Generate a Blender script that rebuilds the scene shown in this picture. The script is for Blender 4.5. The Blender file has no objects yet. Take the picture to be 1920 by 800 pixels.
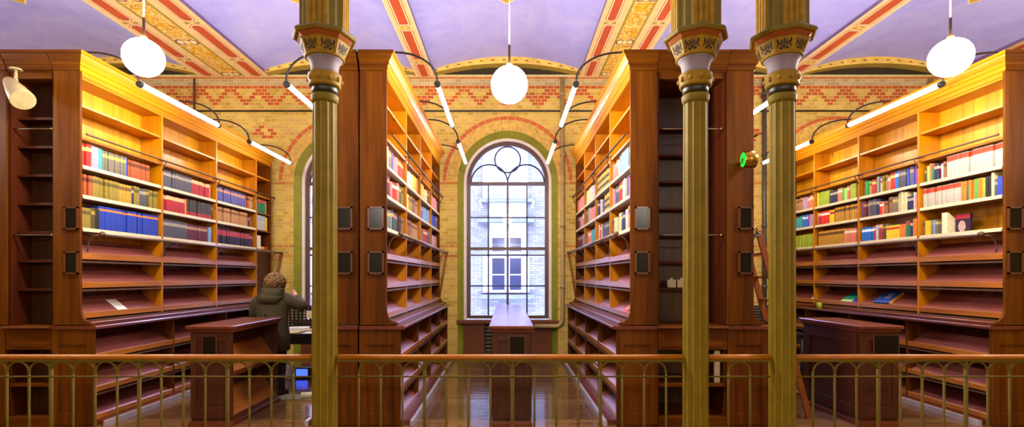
GLOBE_E, TUBE_E = 95.0, 34.0
VAULT = ('#a09ef2', '#b4b2fc', '#cac8ff')
EXPOSURE = 1.15
SKY = ((0.38, 0.47, 1.0), 40.0)
LAMP = '#fff6ea'
import bpy, bmesh, math, random
from mathutils import Vector, Matrix
random.seed(7)
R = random.Random(11)
PI = math.pi
COL = bpy.context.scene.collection
CAM_Z = 1.6
FPX, U0, V0 = 950.0, 950.0, 518.0      # focal length and principal point in a 1920x800 frame

def px(u, v, Y):
    return ((u - U0) / FPX * Y, Y, CAM_Z - (v - V0) / FPX * Y)

def lin(h):
    h = h.lstrip('#')
    c = [int(h[i:i + 2], 16) / 255 for i in (0, 2, 4)]
    return tuple((x / 12.92 if x <= .04045 else ((x + .055) / 1.055) ** 2.4) for x in c) + (1,)

# ------------------------------------------------------------------ mesh builder
class MB:
    def __init__(s):
        s.v, s.f, s.m, s.sm = [], [], [], []
    def add(s, vs, fs, mi=0, smooth=False):
        b = len(s.v)
        s.v += [tuple(p) for p in vs]
        for f in fs:
            s.f.append(tuple(b + i for i in f)); s.m.append(mi); s.sm.append(smooth)
        return s
    def box(s, x0, x1, y0, y1, z0, z1, mi=0):
        if x0 > x1: x0, x1 = x1, x0
        if y0 > y1: y0, y1 = y1, y0
        vs = [(x, y, z) for z in (z0, z1) for y in (y0, y1) for x in (x0, x1)]
        return s.add(vs, [(0, 2, 3, 1), (4, 5, 7, 6), (0, 1, 5, 4), (2, 6, 7, 3), (0, 4, 6, 2), (1, 3, 7, 5)], mi)
    def prism(s, poly, axis, a, b, mi=0, smooth=False):
        n = len(poly)
        def P(p, t):
            return {'x': (t, p[0], p[1]), 'y': (p[0], t, p[1]), 'z': (p[0], p[1], t)}[axis]
        vs = [P(p, a) for p in poly] + [P(p, b) for p in poly]
        s.add(vs, [tuple(range(n)), tuple(range(n, 2 * n))], mi)
        b0 = len(s.v) - 2 * n
        for i in range(n):
            j = (i + 1) % n
            s.f.append((b0 + i, b0 + j, b0 + n + j, b0 + n + i)); s.m.append(mi); s.sm.append(smooth)
        return s
    def tube(s, pts, r, n=8, mi=0, caps=True, smooth=True, flat=1.0):
        pts = [Vector(p) for p in pts]
        rs = r if isinstance(r, (list, tuple)) else [r] * len(pts)
        vs, fs, up = [], [], None
        for i, p in enumerate(pts):
            t = (pts[min(i + 1, len(pts) - 1)] - pts[max(i - 1, 0)]).normalized()
            if up is None:
                up = Vector((0, 0, 1)) if abs(t.z) < .9 else Vector((1, 0, 0))
            a = t.cross(up).normalized(); bb = a.cross(t).normalized(); up = bb
            for k in range(n):
                q = 2 * PI * k / n
                vs.append(p + a * (rs[i] * math.cos(q)) + bb * (rs[i] * flat * math.sin(q)))
        for i in range(len(pts) - 1):
            for k in range(n):
                fs.append((i * n + k, i * n + (k + 1) % n, (i + 1) * n + (k + 1) % n, (i + 1) * n + k))
        s.add(vs, fs, mi, smooth)
        if caps:
            b = len(s.v) - len(vs)
            s.f += [tuple(b + k for k in range(n)), tuple(b + (len(pts) - 1) * n + k for k in range(n))]
            s.m += [mi, mi]; s.sm += [False, False]
        return s
    def lathe(s, prof, cx, cy, n=24, mi=0, smooth=True, ph=0.0, caps=True):
        vs = [(cx + r * math.cos(ph + 2 * PI * k / n), cy + r * math.sin(ph + 2 * PI * k / n), z) for r, z in prof for k in range(n)]
        fs = [(i * n + k, i * n + (k + 1) % n, (i + 1) * n + (k + 1) % n, (i + 1) * n + k) for i in range(len(prof) - 1) for k in range(n)]
        s.add(vs, fs, mi, smooth)
        if caps:
            b = len(s.v) - len(vs)
            s.f += [tuple(b + k for k in range(n)), tuple(b + (len(prof) - 1) * n + k for k in range(n))]
            s.m += [mi, mi]; s.sm += [False, False]
        return s
    def loft(s, rings, n=20, mi=0, caps=True, wob=0.0):
        """rings: (cx,cy,cz,rx,ry) horizontal ellipses"""
        vs = []
        for i, (cx, cy, cz, rx, ry) in enumerate(rings):
            for k in range(n):
                a = 2 * PI * k / n
                w = 1 + wob * math.sin(3 * a + i * 1.7) + wob * .6 * math.sin(7 * a - i)
                vs.append((cx + rx * w * math.cos(a), cy + ry * w * math.sin(a), cz))
        fs = [(i * n + k, i * n + (k + 1) % n, (i + 1) * n + (k + 1) % n, (i + 1) * n + k) for i in range(len(rings) - 1) for k in range(n)]
        s.add(vs, fs, mi, True)
        if caps:
            b = len(s.v) - len(vs)
            s.f += [tuple(b + k for k in range(n)), tuple(b + (len(rings) - 1) * n + k for k in range(n))]
            s.m += [mi, mi]; s.sm += [True, True]
        return s
    def ball(s, c, rx, ry, rz, n=16, m=10, mi=0, fn=None):
        vs, fs = [], []
        for i in range(m + 1):
            t = PI * i / m
            for k in range(n):
                a = 2 * PI * k / n
                d = Vector((math.sin(t) * math.cos(a), math.sin(t) * math.sin(a), math.cos(t)))
                q = fn(d) if fn else 1.0
                vs.append((c[0] + rx * q * d.x, c[1] + ry * q * d.y, c[2] + rz * q * d.z))
        for i in range(m):
            for k in range(n):
                fs.append((i * n + k, i * n + (k + 1) % n, (i + 1) * n + (k + 1) % n, (i + 1) * n + k))
        return s.add(vs, fs, mi, True)

ORG = {}
def build(name, mb, mats, parent=None, origin=None, bevel=0.0, doubles=False):
    """one mesh object; vertices are given in world space"""
    if not isinstance(mats, (list, tuple)): mats = [mats]
    if parent is not None: origin = ORG[parent.name]
    if origin is None: origin = (0, 0, 0)
    me = bpy.data.meshes.new(name)
    ox, oy, oz = origin
    me.from_pydata([(x - ox, y - oy, z - oz) for x, y, z in mb.v], [], mb.f)
    for m in mats: me.materials.append(m)
    me.polygons.foreach_set('material_index', mb.m)
    me.polygons.foreach_set('use_smooth', mb.sm)
    bm = bmesh.new(); bm.from_mesh(me)
    if doubles: bmesh.ops.remove_doubles(bm, verts=bm.verts, dist=1e-5)
    bmesh.ops.recalc_face_normals(bm, faces=bm.faces)
    bm.to_mesh(me); bm.free()
    o = bpy.data.objects.new(name, me); COL.objects.link(o)
    if parent is not None: o.parent = parent
    else: o.location = origin
    ORG[o.name] = origin
    if bevel:
        b = o.modifiers.new('Bevel', 'BEVEL'); b.width = bevel; b.segments = 2; b.limit_method = 'ANGLE'; b.angle_limit = math.radians(40)
    return o

def tag(o, label=None, cat=None, group=None, kind=None):
    if label: o['label'] = label
    if cat: o['category'] = cat
    if group: o['group'] = group
    if kind: o['kind'] = kind
    return o

def thing(name, label, cat, loc, group=None):
    o = bpy.data.objects.new(name, None); COL.objects.link(o)
    o.empty_display_size = .1; o.location = loc; ORG[o.name] = tuple(loc)
    return tag(o, label, cat, group)

def single(name, label, cat, mb, mats, origin, group=None, bevel=0.0):
    return tag(build(name, mb, mats, None, origin, bevel), label, cat, group)

def struct(name, mb, mats, origin=(0, 0, 0), label=None):
    return tag(build(name, mb, mats, None, origin), label, None, None, 'structure')

# ------------------------------------------------------------------ node helper
class NT:
    def __init__(s, name):
        s.mat = bpy.data.materials.new(name); s.mat.use_nodes = True
        s.t = s.mat.node_tree; s.t.nodes.clear()
        s.out = s.t.nodes.new('ShaderNodeOutputMaterial')
        s._p = None
    def n(s, kind, **kw):
        nd = s.t.nodes.new(kind)
        for k, v in kw.items(): setattr(nd, k, v)
        return nd
    def put(s, sock, val):
        if hasattr(val, 'is_output'): s.t.links.new(val, sock)
        elif val is not None: sock.default_value = val
    def m(s, op, a, b=None, c=None, clamp=False):
        nd = s.n('ShaderNodeMath', operation=op); nd.use_clamp = clamp
        for i, x in enumerate((a, b, c)):
            if x is not None: s.put(nd.inputs[i], x)
        return nd.outputs[0]
    def pos(s):
        if s._p is None: s._p = s.n('ShaderNodeTexCoord').outputs['Object']
        return s._p
    def xyz(s):
        sp = s.n('ShaderNodeSeparateXYZ'); s.put(sp.inputs[0], s.pos()); return sp.outputs
    def mapped(s, scale, loc=(0, 0, 0)):
        mp = s.n('ShaderNodeMapping'); s.put(mp.inputs['Vector'], s.pos()); mp.inputs['Scale'].default_value = scale; mp.inputs['Location'].default_value = loc
        return mp.outputs[0]
    def noise(s, vec, scale=1.0, detail=4, rough=.55, dist=0.0):
        nd = s.n('ShaderNodeTexNoise'); s.put(nd.inputs['Vector'], vec)
        nd.inputs['Scale'].default_value = scale; nd.inputs['Detail'].default_value = detail
        nd.inputs['Roughness'].default_value = rough; nd.inputs['Distortion'].default_value = dist
        return nd.outputs[0]
    def ramp(s, fac, stops):
        nd = s.n('ShaderNodeValToRGB'); s.put(nd.inputs[0], fac)
        e = nd.color_ramp.elements
        while len(e) < len(stops): e.new(.5)
        for i, (p, c) in enumerate(stops):
            e[i].position = p; e[i].color = c if len(c) == 4 else tuple(c) + (1,)
        return nd.outputs[0]
    def mix(s, fac, a, b, mode='MIX'):
        nd = s.n('ShaderNodeMix', data_type='RGBA', blend_type=mode)
        s.put(nd.inputs[0], fac); s.put(nd.inputs[6], a); s.put(nd.inputs[7], b)
        return nd.outputs[2]
    def bsdf(s, color, rough=.5, metal=0.0, spec=.5, coat=0.0, coat_rough=.1, bump=None, bump_s=.2, bump_d=.01, **kw):
        b = s.n('ShaderNodeBsdfPrincipled')
        s.put(b.inputs['Base Color'], color); s.put(b.inputs['Roughness'], rough); s.put(b.inputs['Metallic'], metal)
        b.inputs['Specular IOR Level'].default_value = spec
        b.inputs['Coat Weight'].default_value = coat; b.inputs['Coat Roughness'].default_value = coat_rough
        for k, v in kw.items(): s.put(b.inputs[k.replace('_', ' ')], v)
        if bump is not None:
            bp = s.n('ShaderNodeBump'); bp.inputs['Strength'].default_value = bump_s; bp.inputs['Distance'].default_value = bump_d
            s.put(bp.inputs['Height'], bump); s.put(b.inputs['Normal'], bp.outputs[0])
        s.put(s.out.inputs['Surface'], b.outputs[0])
        return s.mat
# ------------------------------------------------------------------ materials
def plain(name, hexc, rough=.5, metal=0.0, spec=.5, var=.12, scale=9.0, **kw):
    t = NT(name); c = lin(hexc)
    f = t.noise(t.mapped((1, 1, 1)), scale, 3)
    lo = tuple(x * (1 - var) for x in c[:3]); hi = tuple(min(1, x * (1 + var)) for x in c[:3])
    return t.bsdf(t.ramp(f, [(.3, lo), (.7, hi)]), rough, metal, spec, **kw)

def wood(name, dark, mid, light, axis='Z', rough=.38, boards=None, coat=.25, knots=True, spec=.4, coat_rough=.18):
    t = NT(name)
    sc = {'X': (1.1, 16, 16), 'Y': (16, 1.1, 16), 'Z': (16, 16, 1.1)}[axis]
    g = t.noise(t.mapped(sc), 1.0, 5, .6, .35)
    big = t.noise(t.mapped(tuple(x * .16 for x in sc), (3, 1, 7)), 1.0, 2)
    f = t.m('ADD', t.m('MULTIPLY', g, .6), t.m('MULTIPLY', big, .4))
    X, Y, Z = t.xyz()
    if boards:
        ax, w = boards
        q = t.m('DIVIDE', {'X': X, 'Y': Y, 'Z': Z}[ax], w)
        wn = t.n('ShaderNodeTexWhiteNoise', noise_dimensions='1D'); t.put(wn.inputs['W'], t.m('FLOOR', q))
        f = t.m('ADD', f, t.m('MULTIPLY', t.m('SUBTRACT', wn.outputs[0], .5), .22))
    col = t.ramp(f, [(.3, lin(dark)), (.5, lin(mid)), (.72, lin(light))])
    if knots:
        v = t.n('ShaderNodeTexVoronoi', feature='F1'); ks = {'X': (1.3, 4, 4), 'Y': (4, 1.3, 4), 'Z': (4, 4, 1.3)}[axis]
        t.put(v.inputs['Vector'], t.mapped(ks)); v.inputs['Scale'].default_value = 1.0
        k = t.m('LESS_THAN', v.outputs['Distance'], .075)
        k2 = t.m('MULTIPLY', k, .75)
        col = t.mix(k2, col, tuple(x * .35 for x in lin(dark)[:3]) + (1,))
    if boards:
        fr = t.m('FRACT', q)
        groove = t.m('LESS_THAN', fr, .035)
        col = t.mix(t.m('MULTIPLY', groove, .7), col, tuple(x * .3 for x in lin(dark)[:3]) + (1,))
    return t.bsdf(col, rough, 0, spec, coat, coat_rough, bump=g, bump_s=.06, bump_d=.004)

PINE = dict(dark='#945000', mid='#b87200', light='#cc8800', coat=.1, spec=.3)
SHADED_PINE = dict(dark='#381800', mid='#5c2e00', light='#784400', coat=.0, spec=.12, rough=.5)  # same pine darkened: dimmer light on ends and lower parts put into colour
M = {}
M['pine_v'] = wood('varnished pine upright', axis='Z', **PINE)
M['pine_y'] = wood('varnished pine lengthwise', axis='Y', **PINE)
M['pine_x'] = wood('varnished pine crosswise', axis='X', **PINE)
M['end_v'] = wood('shade-darkened pine end board', axis='Z', **SHADED_PINE)
M['end_x'] = wood('shade-darkened pine end moulding', axis='X', **SHADED_PINE)
M['pine_back'] = wood('pine back boards', '#b07406', '#cc8e08', '#dca010', axis='Z', boards=('Y', .155), coat=.1)
M['niche_shade_wood'] = wood('shade-darkened niche wood', '#3a1604', '#501f06', '#60290a', axis='Z', rough=.5, coat=.05, spec=.2)  # recess shade put into the wood colour of sides and shelves
M['pine_backx'] = wood('shade-darkened niche boards', '#3a1e06', '#4a2a0a', '#583610', axis='Z', boards=('X', .15), coat=.1)  # back boards darkened as well, for the dim recess
M['slope'] = wood('reddish display shelf wood', '#703828', '#924e46', '#a86458', axis='Y', rough=.38, coat=.6, coat_rough=.35, knots=False)
M['lip'] = wood('orange varnished lip', '#8c4c10', '#a86420', '#bc7830', axis='Y', rough=.35, coat=.4, knots=False)
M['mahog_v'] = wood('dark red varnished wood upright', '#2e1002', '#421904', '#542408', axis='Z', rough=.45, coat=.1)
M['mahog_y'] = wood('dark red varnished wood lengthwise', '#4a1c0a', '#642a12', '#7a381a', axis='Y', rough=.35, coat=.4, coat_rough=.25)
M['ladder'] = wood('ladder wood', '#6e3512', '#8a481a', '#a05a24', axis='Z')
M['rail_wood'] = plain('honey varnished handrail', '#b06a04', .45, coat=.1)
M['iron'] = plain('olive painted iron', '#66560a', .6, spec=.25)
M['black'] = plain('black lacquered metal', '#14110f', .4)
M['brass'] = plain('brass', '#c8a040', .22, 1.0)
M['bronze'] = plain('dark bronze bar', '#5c4028', .5, .2)
M['steel'] = plain('pale metal tube', '#8c7a6c', .3, .5)
M['white_metal'] = plain('cream enamel', '#b0a070', .4)
M['paper'] = plain('white paper', '#eeeae0', .7, var=.04)
M['strip'] = plain('cream label strip', '#cabe94', .5, var=.1, scale=40)
M['nosing'] = plain('pale aluminium nosing', '#b4aeb4', .35, .3)
M['plate'] = plain('dark glass plate', '#15110d', .2, spec=.25)
M['plate_frame'] = wood('dark label frame wood', '#4a2410', '#5c2e14', '#6a381a', axis='Z', knots=False)
M['lunette_dark'] = plain('dark lunette plaster', '#332a18', .8, var=.3, scale=3)  # dark brown tone of the panels under the arch bands
M['cream'] = plain('cream plaster moulding', '#d8c48a', .7)
M['green_paint'] = plain('olive green painted reveal', '#8a8a24', .6, var=.15)
M['white_paint'] = plain('white painted window casing', '#e0d8d0', .5, var=.05)
M['win_frame'] = plain('brown painted window frame', '#5c4238', .4)
M['win_bar'] = plain('grey blue glazing bar', '#343a60', .4)
M['brown_panel'] = plain('red brown painted panel', '#6c3416', .4, var=.2, scale=4)
M['radiator'] = plain('dark radiator enamel', '#50483a', .4)
M['pipe'] = plain('beige painted pipe', '#a89058', .5)
M['col_shaft'] = plain('ochre green painted iron', '#766408', .6, spec=.25, var=.18, scale=6)
M['col_arris'] = plain('gilt flute edge', '#a08018', .6, spec=.25)
M['col_gold'] = plain('ochre gold paint', '#92700c', .6, spec=.25, var=.22, scale=14)
M['col_dark'] = plain('dark green neck paint', '#26240e', .4)
M['col_green'] = plain('olive abacus paint', '#6c5f1a', .6, spec=.25)
M['col_rust'] = plain('rust red paint', '#a04e1a', .45)
M['col_grey'] = plain('grey violet bell paint', '#8a8088', .6, spec=.25, var=.08)
M['col_hole'] = plain('dark palmette cutouts', '#2a1c08', .8)
M['book_page'] = plain('book page edges', '#e4d6ac', .8)
M['coat'] = plain('dark olive coat cloth', '#3c3418', .85, var=.3, scale=30)
M['fur'] = plain('light brown curly hair', '#6e5026', .7, var=.5, scale=40)
M['skin'] = plain('skin', '#c08a68', .5)
M['trouser'] = plain('black trousers', '#120f0e', .8)
M['rod_pink'] = plain('pale lamp cord', '#b09088', .5)

def glow(name, hexc, strength):
    t = NT(name); e = t.n('ShaderNodeEmission'); e.inputs[0].default_value = lin(hexc); e.inputs[1].default_value = strength
    t.put(t.out.inputs[0], e.outputs[0]); return t.mat
M['globe'] = glow('lit opal globe', LAMP, GLOBE_E)
M['tube'] = glow('lit fluorescent tube', LAMP, TUBE_E)
M['exit_green'] = glow('lit green sign', '#18e030', 1.2)
M['screen_blue'] = glow('lit blue screen', '#4060ff', 1.0)

def glass(name):
    t = NT(name); tr = t.n('ShaderNodeBsdfTransparent'); gl = t.n('ShaderNodeBsdfGlossy'); gl.inputs['Roughness'].default_value = .0
    tr.inputs[0].default_value = (.93, .95, 1, 1)
    lw = t.n('ShaderNodeFresnel'); lw.inputs[0].default_value = 1.5
    mx = t.n('ShaderNodeMixShader'); t.put(mx.inputs[0], lw.outputs[0]); t.put(mx.inputs[1], tr.outputs[0]); t.put(mx.inputs[2], gl.outputs[0])
    t.put(t.out.inputs[0], mx.outputs[0]); return t.mat
M['glass'] = glass('window glass')

def floor_mat():
    t = NT('dark varnished floorboards'); X, Y, Z = t.xyz()
    q = t.m('DIVIDE', Y, .15); b = t.m('FLOOR', q); fr = t.m('FRACT', q)
    wn = t.n('ShaderNodeTexWhiteNoise', noise_dimensions='1D'); t.put(wn.inputs['W'], b)
    g = t.noise(t.mapped((1.2, 18, 1)), 1, 5, .6)
    f = t.m('ADD', t.m('MULTIPLY', g, .7), t.m('MULTIPLY', wn.outputs[0], .3))
    col = t.ramp(f, [(.25, lin('#4a2e18')), (.5, lin('#6c4828')), (.75, lin('#846034'))])
    gr = t.m('LESS_THAN', fr, .04)
    col = t.mix(t.m('MULTIPLY', gr, .8), col, lin('#1c0f06'))
    cup = t.m('MULTIPLY', t.m('ABSOLUTE', t.m('SUBTRACT', fr, .5)), 1.0)
    h = t.m('ADD', t.m('MULTIPLY', cup, .6), t.m('MULTIPLY', t.noise(t.mapped((2, 5, 1)), 1, 3), .8))
    rg = t.m('ADD', .04, t.m('MULTIPLY', t.noise(t.mapped((1.5, 3, 1)), 1, 3), .16))
    return t.bsdf(col, rg, 0, .4, 0, .1, bump=h, bump_s=.25, bump_d=.008)
M['floor'] = floor_mat()

def vault_mat():
    t = NT('violet limewashed vault')
    a = t.noise(t.mapped((.8, .8, .8)), 1, 5, .65, .6); b = t.noise(t.mapped((4, 4, 4)), 1, 5, .7)
    f = t.m('ADD', t.m('MULTIPLY', a, .65), t.m('MULTIPLY', b, .35))
    return t.bsdf(t.ramp(f, [(.3, lin(VAULT[0])), (.5, lin(VAULT[1])), (.72, lin(VAULT[2]))]), .85, 0, .2)
M['vault'] = vault_mat()

def floral():
    t = NT('yellow foliage painting')
    a = t.noise(t.mapped((5, 5, 5)), 1, 3, .5, 1.8); b = t.noise(t.mapped((9, 9, 9), (4, 2, 1)), 1, 2, .5, 2.2)
    c = t.ramp(a, [(.36, lin('#e0a018')), (.46, lin('#e8b83c')), (.54, lin('#f0dc9c')), (.6, lin('#dca020'))])
    c = t.mix(t.m('GREATER_THAN', b, .63), c, lin('#c87818'))
    return t.bsdf(c, .8, 0, .2)
M['floral'] = floral()
M['rib_cream'] = plain('cream painted rib', '#ecca8c', .8, var=.08, scale=5)
M['rib_red'] = plain('orange red painted panel', '#c4501c', .8, var=.1, scale=4)
M['rib_line'] = plain('dull red line', '#a85428', .8)
M['rib_pale'] = plain('pale line', '#f4e4c0', .8)
M['rib_olive'] = plain('olive painted strip', '#a88c30', .8)
M['rib_gold'] = plain('gold medallion', '#d8ac3c', .7)
M['rib_dark'] = plain('brown ornament', '#8a4a24', .8)
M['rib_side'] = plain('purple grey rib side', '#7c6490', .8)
M['arch_gold'] = plain('golden arch band', '#efc75c', .8, var=.18, scale=7)

def brick_mat():
    t = NT('yellow brick with red patterns'); X, Y, Z = t.xyz()
    H = .0656
    zr = t.m('DIVIDE', Z, H); row = t.m('FLOOR', zr); fz = t.m('FRACT', zr)
    odd = t.m('MODULO', row, 2)
    def band(a, b):   # 1 where a <= row <= b
        return t.m('MULTIPLY', t.m('GREATER_THAN', row, a - .5), t.m('LESS_THAN', row, b + .5))
    zig = band(76, 80); dia = band(64, 70)
    head = t.m('MAXIMUM', t.m('MAXIMUM', zig, dia), odd)
    W = t.m('SUBTRACT', .244, t.m('MULTIPLY', head, .122))
    shift = t.m('MULTIPLY', odd, .061)
    xs = t.m('DIVIDE', t.m('ADD', X, t.m('ADD', shift, 20)), W)
    col = t.m('FLOOR', xs); fx = t.m('FRACT', xs)
    xc = t.m('SUBTRACT', t.m('MULTIPLY', t.m('ADD', col, .5), W), t.m('ADD', shift, 20))
    mort = t.m('MAXIMUM', t.m('LESS_THAN', fz, .15), t.m('LESS_THAN', fx, t.m('DIVIDE', .011, W)))
    cv = t.n('ShaderNodeCombineXYZ'); t.put(cv.inputs[0], col); t.put(cv.inputs[1], row)
    wn = t.n('ShaderNodeTexWhiteNoise', noise_dimensions='2D'); t.put(wn.inputs['Vector'], cv.outputs[0])
    wv = wn.outputs[0]
    yel = t.ramp(wv, [(0, lin('#b8943c')), (.3, lin('#ceac4a')), (.6, lin('#dab95a')), (.85, lin('#c8a858')), (1, lin('#d49e5a'))])
    red = t.ramp(wv, [(0, lin('#b85420')), (.5, lin('#c8642c')), (1, lin('#b05c2c'))])
    k = t.m('SUBTRACT', row, 76)
    xm = t.m('ABSOLUTE', t.m('SUBTRACT', t.m('FLOORED_MODULO', t.m('ADD', xc, 5.77 + .29 + 5.8), .58), .29))
    zr1 = t.m('LESS_THAN', t.m('ABSOLUTE', t.m('SUBTRACT', xm, t.m('MULTIPLY', k, .066))), .085)
    pm = t.m('ABSOLUTE', t.m('SUBTRACT', t.m('FLOORED_MODULO', t.m('ADD', xc, 4.86 + 1.625 + 6.5), 3.25), 1.625))
    dr = t.m('ABSOLUTE', t.m('SUBTRACT', row, 67))
    d1 = t.m('MULTIPLY', dia, t.m('LESS_THAN', pm, t.m('MULTIPLY', t.m('SUBTRACT', 3.4, dr), .075)))
    d1 = t.m('MULTIPLY', d1, t.m('GREATER_THAN', t.m('MODULO', t.m('ADD', t.m('ABSOLUTE', col), row), 3), .5))
    mask = t.m('MULTIPLY', zig, zr1)
    low = t.m('MULTIPLY', t.m('MAXIMUM', t.m('MAXIMUM', band(52, 52), band(33, 33)), band(30, 30)), .6)
    for x in (band(84, 84), band(81, 81), low, d1): mask = t.m('MAXIMUM', mask, x)
    c = t.mix(mask, yel, red)
    big = band(82, 83)
    c = t.mix(big, c, t.ramp(wv, [(0, lin('#b09870')), (1, lin('#c8b48c'))]))
    c = t.mix(mort, c, lin('#d4bc78'))
    dirt = t.noise(t.mapped((1.2, 1.2, 1.2)), 1, 5, .6)
    c = t.mix(t.m('MULTIPLY', t.m('SUBTRACT', dirt, .45, clamp=True), .9), c, lin('#8a6a28'), 'MULTIPLY')
    return t.bsdf(c, .85, 0, .2, bump=t.m('SUBTRACT', 1, mort), bump_s=.4, bump_d=.006)
M['brick'] = brick_mat()
M['arch_brick'] = plain('yellow arch brick', '#d0a84c', .85, var=.3, scale=11)
M['arch_red'] = plain('red arch brick', '#c06428', .85, var=.2, scale=11)
M['mortar'] = plain('pale mortar', '#d0b470', .9)

def facade_mat():
    t = NT('pale facade brick'); X, Y, Z = t.xyz()
    b = t.n('ShaderNodeTexBrick'); cv = t.n('ShaderNodeCombineXYZ'); t.put(cv.inputs[0], X); t.put(cv.inputs[1], Z); t.put(b.inputs['Vector'], cv.outputs[0])
    b.inputs['Scale'].default_value = 1; b.inputs['Brick Width'].default_value = .24; b.inputs['Row Height'].default_value = .075; b.inputs['Mortar Size'].default_value = .008
    b.inputs['Color1'].default_value = lin('#4c4a46'); b.inputs['Color2'].default_value = lin('#3a3834'); b.inputs['Mortar'].default_value = lin('#2a2826')
    return t.bsdf(b.outputs[0], .9, 0, .2)
M['facade'] = facade_mat()
M['facade_white'] = plain('white facade trim', '#6a6866', .8, var=.04)
M['facade_grey'] = plain('grey facade cornice', '#2c2e34', .8)
M['facade_pale'] = plain('curtained window pane', '#3c424e', .15)
M['facade_pane'] = plain('dark window pane', '#10141e', .15, var=.3, scale=2)
# ------------------------------------------------------------------ the room
WY = 10.05                                  # inner face of the window wall
WIN_X = [-6.48, -3.23, .02, 3.27, 6.52]
SPR = 3.49                                  # spring line of the window arches
RO, RI, RW, RF = .995, .87, .825, .75      # green outer, green inner, white inner, glass radius
XL, XR, YB, ZT = -10.6, 10.6, -6.0, 6.5

mb = MB(); mb.box(XL, XR, YB, WY + .5, -.12, 0)
struct('floor', mb, M['floor'])

def arc(cx, cz, r, n=24, a0=0.0, a1=PI):
    return [(cx + r * math.cos(a0 + (a1 - a0) * i / n), cz + r * math.sin(a0 + (a1 - a0) * i / n)) for i in range(n + 1)]

# window wall with five arched openings that run down to the floor
mb = MB()
edges = [XL]
for x in WIN_X: edges += [x - RO, x + RO]
edges.append(XR)
for i in range(0, len(edges), 2):
    mb.box(edges[i], edges[i + 1], WY, WY + .45, 0, ZT)
for x in WIN_X:
    a = arc(x, SPR, RO)
    for (xa, za), (xb, zb) in zip(a[:-1], a[1:]):
        vs = [(xa, WY, za), (xb, WY, zb), (xb, WY, ZT), (xa, WY, ZT), (xa, WY + .45, za), (xb, WY + .45, zb), (xb, WY + .45, ZT), (xa, WY + .45, ZT)]
        mb.add(vs, [(0, 1, 2, 3), (4, 5, 6, 7), (0, 1, 5, 4), (2, 3, 7, 6)])
    for sx in (-1, 1):   # jambs are the sides of the pier boxes
        pass
struct('wall_back', mb, M['brick'])
mb = MB(); mb.box(XL - .2, XL, YB, WY + .45, 0, ZT); struct('wall_left', mb, M['brick'])
mb = MB(); mb.box(XR, XR + .2, YB, WY + .45, 0, ZT); struct('wall_right', mb, M['brick'])
mb = MB(); mb.box(XL - .2, XR + .2, YB - .2, YB, 0, ZT); struct('wall_front', mb, M['brick'])

def ring_face(mb, cx, cz, r0, r1, y0, y1, zb, mi=0, n=28):
    """arched band between radii r0<r1, legs going down to zb, from depth y0 to y1"""
    o = [(cx + r1, zb)] + arc(cx, cz, r1, n) + [(cx - r1, zb)]
    i = [(cx + r0, zb)] + arc(cx, cz, r0, n) + [(cx - r0, zb)]
    vs = [(x, y0, z) for x, z in o] + [(x, y0, z) for x, z in i] + [(x, y1, z) for x, z in o] + [(x, y1, z) for x, z in i]
    k = len(o); fs = []
    for j in range(k - 1):
        fs += [(j, j + 1, k + j + 1, k + j), (2 * k + j, 2 * k + j + 1, 3 * k + j + 1, 3 * k + j), (k + j, k + j + 1, 3 * k + j + 1, 3 * k + j), (j, j + 1, 2 * k + j + 1, 2 * k + j)]
    fs += [(0, k, 3 * k, 2 * k), (k - 1, 2 * k - 1, 4 * k - 1, 3 * k - 1)]
    mb.add(vs, fs, mi)

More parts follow.
